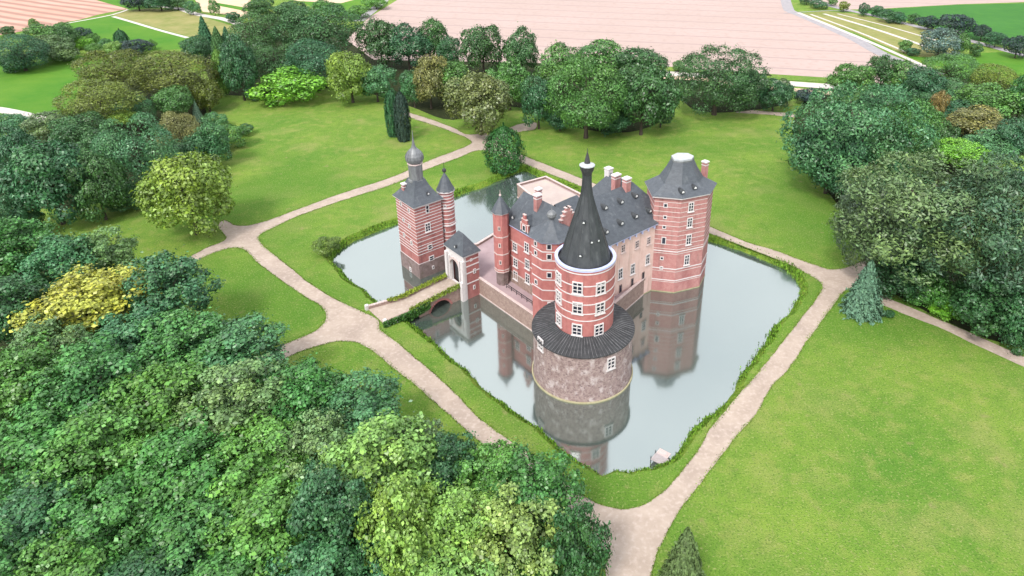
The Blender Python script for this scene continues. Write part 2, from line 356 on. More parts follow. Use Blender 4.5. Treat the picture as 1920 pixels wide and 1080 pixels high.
def grow(poly, d):
    n = len(poly); out = []
    for i in range(n):
        a = Vector(poly[i - 3][:2]); b = Vector(poly[(i + 3) % n][:2]); t = (b - a).normalized()
        out.append((poly[i][0], poly[i][1], t))
    area = sum(poly[i][0] * poly[(i + 1) % n][1] - poly[(i + 1) % n][0] * poly[i][1] for i in range(n)); sg = 1 if area > 0 else -1
    return [(x + t.y * sg * d, y - t.x * sg * d) for x, y, t in out]
rim = grow(moat, 1.1); foot = grow(moat, -0.5)
big = [(-1500, -60), (1500, -60), (1500, 3500), (-1500, 3500)]
ground = sheet('ground', [big], 0.0, M['grass'], [rim])
bmb = MB(); nn = len(moat); mid = grow(moat, 0.25)
bv = [(p[0], p[1], 0.0) for p in rim] + [(p[0], p[1], -0.62) for p in mid] + [(p[0], p[1], -1.5) for p in foot]
bf = []
for k in (0, 1):
    for i in range(nn):
        j = (i + 1) % nn; bf.append((k * nn + i, k * nn + j, (k + 1) * nn + j, (k + 1) * nn + i))
bmb.add(bv, bf); ob = bmb.build('moat_bank', M['bank'], smooth=True); tag(ob, kind='structure')
water = sheet('water', [grow(moat, 0.2)], WZ, M['water'])
# paths: traced outlines of the gravel network
PX = lambda pts: [G(u, v)[:2] for u, v in pts]
paths_px = [
 # left junction with the long legs to the top junction and to the bridge junction
 [(200,575),(300,515),(347,487),(385,466),(423,448),(408,424),(420,413),(440,422),(463,423),(497,415),(560,392),(640,363),(738,331),(800,303),(850,284),(873,275),(884,267),(873,258),(860,253),(827,240),(770,221),(740,208),(740,198),(767,211),(800,221),(853,241),(875,252),(905,250),(940,246),(973,233),(1005,230),(1003,243),(977,247),(948,258),(940,275),(985,293),(1040,315),(1117,345),(1180,368),(1250,394),(1319,420),(1400,454),(1448,468),(1511,491),(1555,505),(1585,502),(1620,490),(1640,500),(1640,530),(1600,538),(1581,548),(1548,592),(1510,645),(1474,698),(1450,720),(1417,777),(1373,827),(1333,880),(1287,940),(1257,987),(1232,1040),(1215,1110),(1205,1180),(1130,1180),(1137,1090),(1122,1020),(1090,975),(1040,945),(980,905),(897,827),(830,768),(778,721),(730,684),(695,655),(670,643),(640,640),(617,643),(567,658),(540,670),(470,705),(440,690),(513,655),(587,623),(607,607),(612,590),(600,573),(573,557),(533,530),(483,492),(462,470),(450,465),(433,465),(393,477),(353,497),(300,530)],
]
hole_px = [(903,282),(960,300),(982,307),(1090,350),(1180,385),(1319,434),(1360,449),(1400,465),(1474,493),(1522,518),(1539,531),(1541,544),(1500,600),(1422,698),(1403,720),(1333,803),(1307,847),(1267,897),(1240,925),(1220,940),(1200,950),(1170,955),(1127,947),(1090,928),(1040,890),(987,847),(905,790),(835,720),(760,655),(712,617),(708,600),(665,578),(640,567),(583,533),(533,493),(493,460),(485,443),(510,428),(560,405),(640,377),(738,345),(800,318),(860,296)]
P1 = jig(spline(PX(paths_px[0]), step=0.6), 0.08, 5); H1 = jig(spline(PX(hole_px), step=0.6), 0.08, 9)
P2 = jig(spline(PX([(1630,548),(1667,560),(1720,582),(1850,638),(1960,690),(1950,700),(1840,652),(1770,618),(1681,583),(1630,560)]), step=0.9), 0.08, 4)
P3 = jig(spline(PX([(1380,205),(1440,209),(1490,214),(1490,220),(1440,215),(1380,211)]), step=1.5), 0.1, 4)
# apron between bridge junction and bridge deck: covers the rim notch
P4 = [cx(-24, 38)[:2], cx(-19.4, 35.9)[:2], cx(-19.4, 33.2)[:2], cx(-24, 31)[:2]]
path = sheet('path', [P1, P2, P3], 0.03, M['gravel'], [H1])
for nm, w_px, zz in (('path', 1, 0.02),):
    pass
# leaf litter under the woods
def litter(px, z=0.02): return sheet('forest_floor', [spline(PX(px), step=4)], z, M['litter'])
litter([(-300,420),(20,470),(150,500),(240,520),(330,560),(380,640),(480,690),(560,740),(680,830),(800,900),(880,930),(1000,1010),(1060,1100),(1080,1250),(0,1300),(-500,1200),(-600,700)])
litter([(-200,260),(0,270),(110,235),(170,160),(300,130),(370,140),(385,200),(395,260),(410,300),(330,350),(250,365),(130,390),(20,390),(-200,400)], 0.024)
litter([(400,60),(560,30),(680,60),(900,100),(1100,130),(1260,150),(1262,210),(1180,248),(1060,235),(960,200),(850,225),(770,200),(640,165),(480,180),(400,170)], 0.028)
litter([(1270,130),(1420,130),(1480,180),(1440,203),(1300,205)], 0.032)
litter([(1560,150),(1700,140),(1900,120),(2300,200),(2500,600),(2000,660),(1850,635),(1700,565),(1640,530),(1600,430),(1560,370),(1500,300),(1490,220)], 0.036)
# ------------------------------------------------------------- fields beyond the park
def ang(a, b):
    p, q = G(*a), G(*b); return math.atan2(q[1] - p[1], q[0] - p[0])
fm = mat('pale bare soil', (0.50, 0.385, 0.345), 0.95, (0.55, 0.42, 0.385), 0.012, 0.1, 1, 0.05)
stripes(fm, ang((773, 13), (1280, 33)), 19.0, 0.7, (0.40, 0.305, 0.29), 0.7, 3.0, 3)
mixin(fm, (0.42, 0.32, 0.28), 0.3, 0.5, 0.7, fac=0.5)
fm2 = mat('furrowed soil', (0.60, 0.35, 0.27), 0.95, (0.68, 0.43, 0.35), 0.03, 0.1, 1, 0.05)
stripes(fm2, ang((0, 24), (100, 40)), 9.0, 2.4, (0.42, 0.25, 0.2), 1.5, 4.0)
fld = lambda name, px, z, m, st=12: sheet(name, [spline(PX(px), step=st) if st else PX(px)], z, m)
fld('field', [(700,112),(650,75),(690,34),(745,0),(775,-20),(1462,-20),(1478,14),(1500,27),(1590,70),(1690,112),(1742,132),(1660,158),(1600,150),(1560,146),(1430,138),(1240,124),(1000,118)], 0.04, fm, 0)
fld('field', [(1475,-8),(1540,-14),(1600,-25),(2300,-30),(2250,0),(1920,4),(1800,8),(1640,17),(1590,18),(1530,8)], 0.045, fm, 0)
fld('field', [(1600,21),(1640,18),(1800,9),(1930,6),(2300,10),(2300,90),(2000,85),(1930,92),(1860,82),(1800,70),(1740,48),(1680,35)], 0.05, M['darkmeadow'], 0)
fld('field', [(1490,27),(1545,21),(1600,26),(1690,45),(1760,60),(1800,72),(1790,100),(1740,110),(1700,103),(1600,60)], 0.055, M['stubble'], 0)
fld('field', [(1700,106),(1760,108),(1830,100),(1930,95),(2100,95),(2100,200),(1900,160),(1780,130)], 0.06, M['meadow'], 0)
fld('field', [(-200,60),(0,66),(130,43),(185,27),(240,17),(165,-4),(150,-25),(-300,-25),(-300,60)], 0.04, fm2, 0)
fld('field', [(100,46),(150,37),(210,29),(290,52),(360,70),(340,92),(200,100),(120,80)], 0.045, M['meadow'], 0)
fld('field', [(212,29),(240,20),(280,16),(350,22),(440,50),(450,62),(380,72),(350,68)], 0.05, M['stubble'], 0)
fld('field', [(150,-25),(165,-4),(240,17),(280,14),(330,8),(330,-25)], 0.042, M['meadow'], 0)
fld('field', [(366,0),(372,-12),(470,-12),(470,35),(430,28),(380,22)], 0.055, M['sand'], 0)
fld('field', [(520,-6),(700,-10),(640,6),(560,2)], 0.055, M['sand'], 0)
fld('field', [(405,5),(470,16),(470,23),(405,10)], 0.065, M['meadow'], 0)
fld('field', [(-60,125),(30,122),(100,112),(145,104),(178,108),(150,150),(135,215),(60,216),(0,204),(-80,195)], 0.05, M['meadow'], 0)
fld('field', [(560,0),(720,-5),(715,12),(690,32),(670,38),(600,20)], 0.048, M['meadow'], 0)
# pale tracks and roads
def strip(name, px, w, z, m, step=6):
    c = spline([G(u, v)[:2] for u, v in px], closed=False, step=step); L_, R_ = [], []
    for i, p in enumerate(c):
        a = Vector(c[max(0, i - 1)]); b = Vector(c[min(len(c) - 1, i + 1)]); t = (b - a).normalized()
        ww = w(i / (len(c) - 1)) if callable(w) else w
        L_.append((p[0] - t.y * ww / 2, p[1] + t.x * ww / 2, z)); R_.append((p[0] + t.y * ww / 2, p[1] - t.x * ww / 2, z))
    mb = MB(); n = len(c); mb.add(L_ + R_, [(i, n + i, n + i + 1, i + 1) for i in range(n - 1)])
    o = mb.build(name, m); tag(o, kind='structure')
    for f in o.data.polygons:
        if f.normal.z < 0: o.data.flip_normals(); break
    return o
strip('track', [(-80,196),(0,206),(60,219),(140,240)], 4.5, 0.07, M['track'])
strip('track', [(212,31),(250,42),(300,57),(352,71)], 2.2, 0.07, M['track'])
strip('track', [(100,48),(130,43),(210,28),(240,18)], 1.8, 0.07, M['track'])
strip('track', [(280,11),(330,15),(370,27),(420,36),(450,46)], 5.0, 0.072, M['track'])
strip('track', [(738,-20),(715,6),(690,26),(672,40)], 6.0, 0.07, M['asphalt'])
strip('track', [(1470,-12),(1480,20),(1500,28),(1600,72),(1660,104),(1760,140)], 6.5, 0.072, M['asphalt'])
for k, (a, b, w) in enumerate((((1497,24),(1742,128),2.6), ((1520,27),(1700,98),1.6), ((1545,26),(1738,88),2.4), ((1570,26),(1755,76),1.4))):
    strip('track', [a, ((a[0]+b[0])/2, (a[1]+b[1])/2 - 2), b], w, 0.078 + 0.004 * k, M['track'])
strip('track', [(1470,25),(1560,20),(1600,22)], 1.5, 0.1, M['asphalt'])
strip('track', [(1500,-10),(1560,12),(1640,30),(1700,45),(1760,60),(1850,85),(1960,115)], 5.0, 0.104, M['asphalt'])
strip('grass_verge', [(1230,128),(1330,135),(1430,145),(1560,152),(1620,156)], 5.0, 0.11, M['grass'])
strip('track', [(1230,137),(1330,143),(1430,153),(1560,163),(1640,170)], 7.0, 0.115, M['track'])
strip('track', [(1230,144),(1330,150),(1430,163),(1560,175),(1640,182)], 5.0, 0.119, M['sand'])
# ================================================================ CASTLE
def facade_window(par, u, v, n2, p0, w, h, style='cross', frame=None, glass=None, proud=0.11):
    """stone-framed window at the wall spot seen at u, v; n2 = outward wall normal, p0 = a wall point"""
    c = ray_plane(u, v, (p0[0], p0[1], 0), (n2[0], n2[1], 0)); N_ = Vector((n2[0], n2[1], 0)).normalized(); T = Vector((-N_.y, N_.x, 0)); Z = Vector((0, 0, 1))
    return window_at(par, c, N_, w, h, style, frame, glass, proud)
def window_at(par, c, N_, w, h, style='cross', frame=None, glass=None, proud=0.11):
    T = Vector((-N_.y, N_.x, 0)); Z = Vector((0, 0, 1)); fr = frame or M['stone']; gl_ = glass or M['glass']; mb = MB()
    b = 0.17 if w > 1.0 else 0.14
    hN = N_ * (proud / 2); cc = c + hN
    for sx in (-1, 1): obox(mb, cc + T * sx * (w - b) / 2, T * b / 2, hN, Z * (h / 2))
    for sz in (-1, 1): obox(mb, cc + Z * sz * (h - b) / 2, T * (w / 2 - b), hN, Z * (b / 2))
    if style == 'cross':
        obox(mb, cc, T * 0.06, hN * 0.9, Z * (h / 2 - b)); obox(mb, cc + Z * h * 0.17, T * (w / 2 - b), hN * 0.8, Z * 0.055)
        obox(mb, cc - Z * h * 0.16, T * (w / 2 - b), hN * 0.75, Z * 0.03)
        obox(mb, c + N_ * 0.13 - Z * (h / 2 + 0.05), T * (w / 2 + 0.14), N_ * 0.13, Z * 0.055)   # sill
    elif style == 'bar': obox(mb, cc, T * (w / 2 - b), hN * 0.8, Z * 0.045)
    win = mb.build('window', fr, par)
    g = MB(); obox(g, c + N_ * 0.03, T * (w / 2 - b * 0.8), N_ * 0.028, Z * (h / 2 - b * 0.8)); g.build('pane', gl_, win)
    return win
def normal_of(p, q):
    d = Vector((q[0] - p[0], q[1] - p[1])).normalized(); return (d.y, -d.x)
nA = (-AX[0], -AX[1])          # walls that face the bridge
nB = (-BX[0], -BX[1])          # walls that face the big lawn
def bands(par, poly, zs, m, hgt=0.2, proud=0.045, name='string_course'):
    for z in zs:
        mb = MB(); ring(mb, poly, -0.05, proud, z - hgt / 2, z + hgt / 2); mb.build(name, m, par)
def quoins(par, pts, z0, z1, m, step=0.75):
    pass
def hip(mb, poly4, z, r0, r1, zr, mi=0):
    """hip roof over 4 corners; ridge r0-r1; r0 lies at the edge 3-0 end, r1 at the edge 1-2 end"""
    v = [(p[0], p[1], z) for p in poly4] + [(r0[0], r0[1], zr), (r1[0], r1[1], zr)]
    mb.add(v, [(0, 1, 5, 4), (2, 3, 4, 5), (1, 2, 5), (3, 0, 4), (3, 2, 1, 0)], mi)

# ---- island terrace with its retaining wall
isl = [cx(-0.1, 41)[:2], cx(-0.1, 29.0)[:2], cx(0.2, 7.0)[:2], cx(4, 4)[:2], cx(30, 9.5)[:2], cx(36.5, 14)[:2], cx(41.5, 43)[:2], cx(42, 59)[:2], cx(33.2, 60)[:2], cx(31.5, 52)[:2], cx(22, 45)[:2], cx(14.5, 43)[:2], cx(7.6, 41.3)[:2], cx(2, 43)[:2]]
isle = empty('castle_terrace', cx(15, 25, -1.5), 'stone walled island terrace carrying the castle above the moat', 'terrace')
mb = MB(); prism(mb, isl, -1.9, 2.0, cap=False); mb.build('retaining_wall', M['wallstone'], isle)
mb = MB(); prism(mb, offset(isl, -0.02), 1.9, 2.03); mb.build('paving', M['court'], isle)
mb = MB(); ring(mb, isl, -0.35, 0.06, 2.0, 2.55); mb.build('parapet', M['wallstone'], isle)
mb = MB(); ring(mb, isl, -0.42, 0.14, 2.55, 2.66); ring(mb, isl, -0.02, 0.10, -1.25, -1.02); mb.build('coping', M['bandp'], isle)
tp = [cx(31.8, 53)[:2], cx(33.4, 59.6)[:2], cx(41.6, 58.6)[:2], cx(41.0, 43.4)[:2], cx(37, 33)[:2], cx(24, 33)[:2], cx(24, 42)[:2]]
mb = MB(); prism(mb, offset(tp, -0.5), 2.0, 2.2); mb.build('pale_platform', M['terrace'], isle)

# ---- gate tower with the onion dome
GT = empty('gate_tower', cx(-3.05, 46, -1.2), 'tall square striped brick tower with a grey onion dome beside the bridge', 'tower')
gp = [cx(-6.1, 42.3)[:2], cx(0, 42.3)[:2], cx(0, 49.7)[:2], cx(-6.1, 49.7)[:2]]
mb = MB(); prism(mb, gp, 2.1, 15.2); mb.build('wall', M['brickd'], GT)
mb = MB(); prism(mb, offset(gp, 0.12), -1.8, 2.1); mb.build('plinth', M['plinth'], GT)
bands(GT, gp, [2.25, 4.3, 4.95, 5.6, 6.25, 7.2, 8.1, 8.75, 9.5, 10.3, 10.95, 11.6, 12.3, 12.95, 13.6, 14.25, 14.85], M['stone'], 0.13)
mb = MB(); ring(mb, gp, -0.1, 0.42, 15.1, 15.3); mb.build('cornice', M['stone'], GT)
gc = cx(-3.05, 46)
def flared(mb, poly, c, prof, mi=0):
    """concave pyramid: prof = [(scale, z)...]"""
    n = len(poly); vs = []
    for s_, z in prof: vs += [(c[0] + (p[0] - c[0]) * s_, c[1] + (p[1] - c[1]) * s_, z) for p in poly]
    fs = []
    for k in range(len(prof) - 1):
        for i in range(n):
            j = (i + 1) % n; fs.append((k * n + i, k * n + j, (k + 1) * n + j, (k + 1) * n + i))
    fs += [tuple(range(n - 1, -1, -1)), tuple((len(prof) - 1) * n + i for i in range(n))]
    mb.add(vs, fs, mi)
mb = MB(); flared(mb, offset(gp, 0.5), gc, [(1, 15.3), (0.86, 15.9), (0.66, 16.9), (0.47, 18.2), (0.34, 19.4)]); rf = mb.build('roof', M['slate'], GT)
mb = MB(); lathe(mb, gc, [(1.62, 18.9), (1.62, 19.35), (1.4, 19.4), (1.4, 22.6)], 8, 0.3); mb.build('lantern', M['lead'], GT)
mb = MB(); lathe(mb, gc, [(1.55, 22.6), (1.55, 22.8), (1.3, 22.8)], 8, 0.3); mb.build('lantern_cornice', M['bandp'], GT)
mb = MB(); lathe(mb, gc, [(1.25, 22.8), (1.6, 23.2), (1.78, 23.8), (1.72, 24.4), (1.4, 25.0), (0.95, 25.5), (0.55, 25.95), (0.32, 26.5), (0.22, 27.3), (0.12, 28.2), (0.04, 29.6)], 16, 0.1)
for i in range(16):
    a = 0.1 + 2 * math.pi * i / 16
    pr = [(1.62, 23.2), (1.8, 23.8), (1.74, 24.4), (1.42, 25.0), (0.97, 25.5)]
    for (r0, z0), (r1, z1) in zip(pr, pr[1:]):
        p0 = Vector((gc[0] + r0 * math.cos(a), gc[1] + r0 * math.sin(a), z0)); p1 = Vector((gc[0] + r1 * math.cos(a), gc[1] + r1 * math.sin(a), z1))
        obox(mb, (p0 + p1) / 2, (p1 - p0) / 2, Vector((-math.sin(a), math.cos(a), 0)) * 0.03, Vector((math.cos(a), math.sin(a), 0)) * 0.05)
mb.build('onion_dome', M['lead'], GT)
# windows of the gate tower
pB = cx(0, 42.3); pA = cx(-6.1, 45)
for u, v, w, h, st_ in ((801, 392, 0.8, 1.7, 'bar'), (802, 426, 1.3, 2.0, 'cross'), (806, 463, 1.1, 1.2, 'bar'), (809, 484, 1.2, 1.2, 'bar')):
    facade_window(GT, u, v, nB, pB, w, h, st_)
facade_window(GT, 812, 501, nB, cx(0, 42.18), 0.5, 0.8, 'plain')
for u, v in ((752, 382), (767, 394), (757, 412), (768, 424), (758, 440), (772, 455), (770, 505)):
    facade_window(GT, u, v, nA, pA if v < 500 else cx(-6.22, 45), 0.75, 1.0, 'bar')
def chimney(par, c, z0, z1, w=0.9, d=0.7, m=None, pots=1):
    mb = MB(); a = Vector((AX[0], AX[1], 0)); b = Vector((BX[0], BX[1], 0)); Z = Vector((0, 0, 1)); c = Vector((c[0], c[1], 0))
    obox(mb, c + Z * (z0 + z1) / 2, a * w / 2, b * d / 2, Z * (z1 - z0) / 2)
    o = mb.build('chimney', m or M['brickp'], par)
    k = MB(); obox(k, c + Z * (z1 + 0.12), a * (w / 2 + 0.12), b * (d / 2 + 0.12), Z * 0.12); obox(k, c + Z * (z1 - 0.5), a * (w / 2 + 0.05), b * (d / 2 + 0.05), Z * 0.08)
    k.build('chimney_cap', M['stone'], o); return o
chimney(GT, cx(-5.0, 47.6), 15.6, 18.1, 0.9, 0.9, M['brickp'])
def dormer(par, c, n3, w=0.9, h=1.0, name='roof_dormer'):
    """small hooded roof light at roof point c, looking along horizontal n3"""
    N_ = Vector((n3[0], n3[1], 0)).normalized(); T = Vector((-N_.y, N_.x, 0)); Z = Vector((0, 0, 1)); c = Vector(c); mb = MB()
    k = 8; vs = []
    for q in (0, 1):
        o_ = c + N_ * (0.55 if q == 0 else -0.9)
        for i in range(k + 1):
            a = math.pi * i / k; vs.append(o_ + T * math.cos(a) * w / 2 + Z * (math.sin(a) * h * 0.75 + 0.05))
    fs = [(i, i + 1, k + 2 + i, k + 1 + i) for i in range(k)] + [tuple(range(k + 1))]
    mb.add(vs, fs); o = mb.build(name, M['slated'], par)
    g = MB(); vs = [c + N_ * 0.57 + T * math.cos(math.pi * i / k) * w * 0.3 + Z * (math.sin(math.pi * i / k) * h * 0.5 + 0.12) for i in range(k + 1)]
    g.add(vs + [p - N_ * 0.05 for p in vs], [tuple(range(k + 1)), tuple(range(2 * k + 1, k, -1))] + [(i, i + 1, k + 2 + i, k + 1 + i) for i in range(k)])
    g.build('light', M['white'], o); return o
dormer(GT, ray_plane(801, 364, cx(-3, 42.0, 15.6), (nB[0] * 0.75, nB[1] * 0.75, 1)), nB, 0.7, 0.7)
# ---- round stair turret of the gate tower
TT = empty('stair_turret', cx(2.0, 43.5, 2), 'slender round striped turret with a pointed slate cap against the gate tower', 'turret')
c = cx(2.0, 43.5); tc_ = circle(c, 1.6, 24)
mb = MB(); lathe(mb, c, [(1.6, -1.5), (1.6, 16.2)], 24); mb.build('wall', M['brickd'], TT)
bands(TT, tc_, [5.5, 6.3, 7.2, 8.6, 9.2, 10.2, 11.1, 12.0, 12.7, 13.4, 14.1, 14.8, 15.5, 16.05], M['stone'], 0.2)
for a_, b_, d_ in ((8.6, 8.85, 0.2), (12.6, 12.85, 0.2), (16.1, 16.35, 0.3)):
    mb = MB(); ring(mb, tc_, -0.1, d_, a_, b_); mb.build('cornice', M['stone'], TT)
mb = MB(); lathe(mb, c, [(1.95, 16.3), (1.5, 17.1), (0.9, 18.5), (0.25, 19.7), (0.1, 20.0)], 12); mb.build('roof', M['slate'], TT)
mb = MB(); lathe(mb, c, [(0.1, 20), (0.36, 20.2), (0.45, 20.5), (0.36, 20.8), (0.06, 21.0), (0.03, 22.2)], 10); mb.build('finial', M['iron'], TT)
for z, a in ((10.4, -2.2), (13.2, -1.6), (7.6, -1.9), (15.0, -1.9)):
    n3 = Vector((math.cos(a), math.sin(a), 0)); window_at(TT, Vector((c[0], c[1], z)) + n3 * 1.57, n3, 0.55, 0.8, 'plain')
# ---- gatehouse
GH = empty('gatehouse', cx(-1.7, 32.7, -1.2), 'small gatehouse with white stone arch and steep slate roof at the bridge end', 'gatehouse')
S0, S1, T0, T1_ = -3.4, 0.0, 29.7, 35.8
ghp = [cx(S0, T0)[:2], cx(S1, T0)[:2], cx(S1, T1_)[:2], cx(S0, T1_)[:2]]
zarch, ta, tb = 5.6, 31.5, 34.4; ra = (tb - ta) / 2; tm = (ta + tb) / 2
def arch_wall(mb, s0, s1, t0, t1, z0, z1, ta, tb, zs, rise, zdeck, mi=0, n=14):
    """wall slab between s0 and s1 with an arched opening ta..tb from zdeck up to a round head"""
    pts = [(ta, zdeck), (ta, zs)] + [(tm_ := (ta + tb) / 2 - (tb - ta) / 2 * math.cos(math.pi * i / n), zs + rise * math.sin(math.pi * i / n)) for i in range(1, n)] + [(tb, zs), (tb, zdeck)]
    # left jamb, right jamb, spandrels in vertical slices
    def slab(tl, tr, zl0, zr0, zl1, zr1):
        v = [cx(s0, tl, zl0), cx(s0, tr, zr0), cx(s0, tr, zr1), cx(s0, tl, zl1), cx(s1, tl, zl0), cx(s1, tr, zr0), cx(s1, tr, zr1), cx(s1, tl, zl1)]
        mb.add(v, [(0, 1, 2, 3), (7, 6, 5, 4), (0, 4, 5, 1), (3, 2, 6, 7), (1, 5, 6, 2), (0, 3, 7, 4)], mi)
    slab(t0, ta, z0, z0, z1, z1); slab(tb, t1, z0, z0, z1, z1)
    hd = pts[1:-1]
    for (a, za), (b, zb) in zip(hd, hd[1:]): slab(a, b, za, zb, z1, z1)
    if zdeck > z0: slab(ta, tb, z0, z0, zdeck, zdeck)
mb = MB(); arch_wall(mb, S0, S0 + 0.5, T0, T1_, -1.8, 8.5, ta, tb, 5.0, 1.5, 1.3); mb.build('front_wall', M['stone'], GH)
mb = MB(); arch_wall(mb, S1 - 0.5, S1, T0 , T1_, -1.8, 8.5, ta, tb, 4.6, 1.4, 1.3); 
for t_a, t_b in ((T0, T0 + 0.5), (T1_ - 0.5, T1_)):
    obox(mb, cx((S0 + S1) / 2, (t_a + t_b) / 2, 3.35), Vector((*AX, 0)) * ((S1 - S0) / 2 - 0.5), Vector((*BX, 0)) * 0.25, Vector((0, 0, 1)) * 5.15)
mb.build('wall', M['brickd'], GH)
mb = MB(); obox(mb, cx(S0 - 0.16, T0 + 0.22, 2.9), Vector((*AX, 0)) * 0.3, Vector((*BX, 0)) * 0.36, Vector((0, 0, 1)) * 4.6)
obox(mb, cx(S0 - 0.5, T0 + 0.22, 0.6), Vector((*AX, 0)) * 0.3, Vector((*BX, 0)) * 0.4, Vector((0, 0, 1)) * 2.4)
obox(mb, cx(S0 - 0.16, T1_ - 0.3, 2.9), Vector((*AX, 0)) * 0.3, Vector((*BX, 0)) * 0.36, Vector((0, 0, 1)) * 4.6)
obox(mb, cx(S0 - 0.1, ta - 0.28, 4.2), Vector((*AX, 0)) * 0.14, Vector((*BX, 0)) * 0.16, Vector((0, 0, 1)) * 2.8)
obox(mb, cx(S0 - 0.1, tb + 0.28, 4.2), Vector((*AX, 0)) * 0.14, Vector((*BX, 0)) * 0.16, Vector((0, 0, 1)) * 2.8)
mb.build('corner_piers', M['stone'], GH)
mb = MB()
for i in range(16):
    a0 = math.pi * i / 16; a1 = math.pi * (i + 1) / 16; am = (a0 + a1) / 2
    p = Vector(cx(S0 - 0.1, tm - (ra + 0.25) * math.cos(am), 5.0 + 1.75 * math.sin(am))); T = Vector(cx(S0, tm - (ra + .25) * math.cos(a1), 5 + 1.75 * math.sin(a1))) - Vector(cx(S0, tm - (ra + .25) * math.cos(a0), 5 + 1.75 * math.sin(a0)))
    obox(mb, p, T * 0.5, Vector((*AX, 0)) * 0.12, T.cross(Vector((*AX, 0))).normalized() * 0.2)
mb.build('arch_moulding', M['bandp'], GH)
for z in (2.3, 4.6, 6.1, 7.3, 8.3):
    for t_ in (T0 - 0.02, T1_ + 0.02):
        mb = MB(); obox(mb, cx((S0 + S1) / 2 + 0.2, t_, z), Vector((*AX, 0)) * ((S1 - S0) / 2 - 0.15), Vector((*BX, 0)) * 0.04, Vector((0, 0, 1)) * 0.12); mb.build('string_course', M['stone'], GH)
mb = MB(); ring(mb, ghp, -0.1, 0.35, 8.5, 8.72); mb.build('cornice', M['stone'], GH)
mb = MB(); e = offset(ghp, 0.42); hip(mb, [e[1], e[2], e[3], e[0]], 8.72, cx(-1.7, 31.9), cx(-1.7, 33.6), 12.1); mb.build('roof', M['slate'], GH)
facade_window(GH, 889.5, 508, nB, cx(0, T0), 0.6, 1.0, 'plain'); facade_window(GH, 889, 538, nB, cx(0, T0), 0.5, 0.9, 'plain')
facade_window(GH, 883, 487, nB, cx(0, T0), 0.5, 0.6, 'plain')
dormer(GH, ray_plane(857, 463, cx(S0, 32, 9.0), (nA[0] * 3.4 , nA[1] * 3.4, 2.0)), nA, 0.6, 0.6)
mb = MB(); obox(mb, cx(S0 + 0.9, tm, 3.6), Vector((*AX, 0)) * 0.06, Vector((*BX, 0)) * ra, Vector((0, 0, 1)) * 2.3); mb.build('gate_door', M['iron'], GH)
# ---- stone bridge
BR = empty('stone_bridge', cx(-12, 33.5, -1.2), 'arched stone bridge over the moat with grassy parapets and an ivy clad side', 'bridge')
def bz(s): return 0.15 + (s + 20) / 16.6 * 1.15
def tn(s): return 31.0 + (30.9 - 32.6) * 0 + max(0, (-15 - s)) * 0.12          # near edge
def tf(s): return 35.6 + max(0, (-14 - s)) * 0.32
mb = MB(); n = 20; vs = []; ss = [-20 + 16.6 * i / n for i in range(n + 1)]
for s in ss: vs += [cx(s, tn(s), bz(s)), cx(s, tf(s), bz(s)), cx(s, tf(s), bz(s) - 0.5), cx(s, tn(s), bz(s) - 0.5)]
fs = []
for i in range(n):
    for k in range(4): fs.append((4 * i + k, 4 * i + (k + 1) % 4, 4 * i + 4 + (k + 1) % 4, 4 * i + 4 + k))
fs += [(0, 3, 2, 1), (4 * n, 4 * n + 1, 4 * n + 2, 4 * n + 3)]
mb.add(vs, fs); mb.build('deck', M['gravel'], BR)
def sidewall(mb, tfun, dt, arches, zb=-1.9, up=0.55):
    """spandrel wall along the deck edge with round arches [(s0, s1, crown)]"""
    S = sorted(set([-20 + 0.25 * i for i in range(int(16.6 / 0.25) + 1)] + [-3.4]))
    def low(s):
        for a, b, h in arches:
            if a < s < b: q = (s - (a + b) / 2) / ((b - a) / 2); return -1.9 + (h + 1.9) * math.sqrt(max(0, 1 - q * q))
        return zb
    for a, b in zip(S, S[1:]):
        la, lb = low(a), low(b)
        v = [cx(a, tfun(a), la), cx(b, tfun(b), lb), cx(b, tfun(b), bz(b) + up), cx(a, tfun(a), bz(a) + up), cx(a, tfun(a) + dt, la), cx(b, tfun(b) + dt, lb), cx(b, tfun(b) + dt, bz(b) + up), cx(a, tfun(a) + dt, bz(a) + up)]
        mb.add(v, [(0, 1, 2, 3), (7, 6, 5, 4), (0, 4, 5, 1), (3, 2, 6, 7), (1, 5, 6, 2), (0, 3, 7, 4)])
mb = MB(); sidewall(mb, tn, -0.4, [(-11.0, -6.2, 0.55), (-16.6, -13.0, -0.2)]); mb.build('side_wall', M['wallstone'], BR); mb = MB(); sidewall(mb, tf, 0.4, [(-11.0, -6.2, 0.55), (-16.6, -13.0, -0.2)]); mb.build('side_wall', M['wallstone'], BR)
mb = MB()
for a, b, h in ((-11.0, -6.2, 0.55), (-16.6, -13.0, -0.2)):
    m_ = 16; prev = None
    for i in range(m_ + 1):
        q = -math.cos(math.pi * i / m_); s = (a + b) / 2 + q * (b - a) / 2; z = -1.9 + (h + 1.9) * math.sqrt(max(0, 1 - q * q))
        cur = (cx(s, 30.9, z), cx(s, 35.9, z))
        if prev: mb.add([prev[0], prev[1], cur[1], cur[0]], [(0, 1, 2, 3)])
        prev = cur
mb.build('vault', M['plinth'], BR)
mb = MB()
for i in range(17):
    a = math.pi * (i + 0.5) / 17; q = -math.cos(a); s = -8.6 + q * 2.55; z = -1.9 + 2.6 * math.sin(a)
    obox(mb, cx(s, 30.56, z), Vector((*AX, 0)) * 0.2, Vector((*BX, 0)) * 0.05, Vector((0, 0, 1)) * 0.16)
mb.build('arch_ring', M['brickd'], BR)
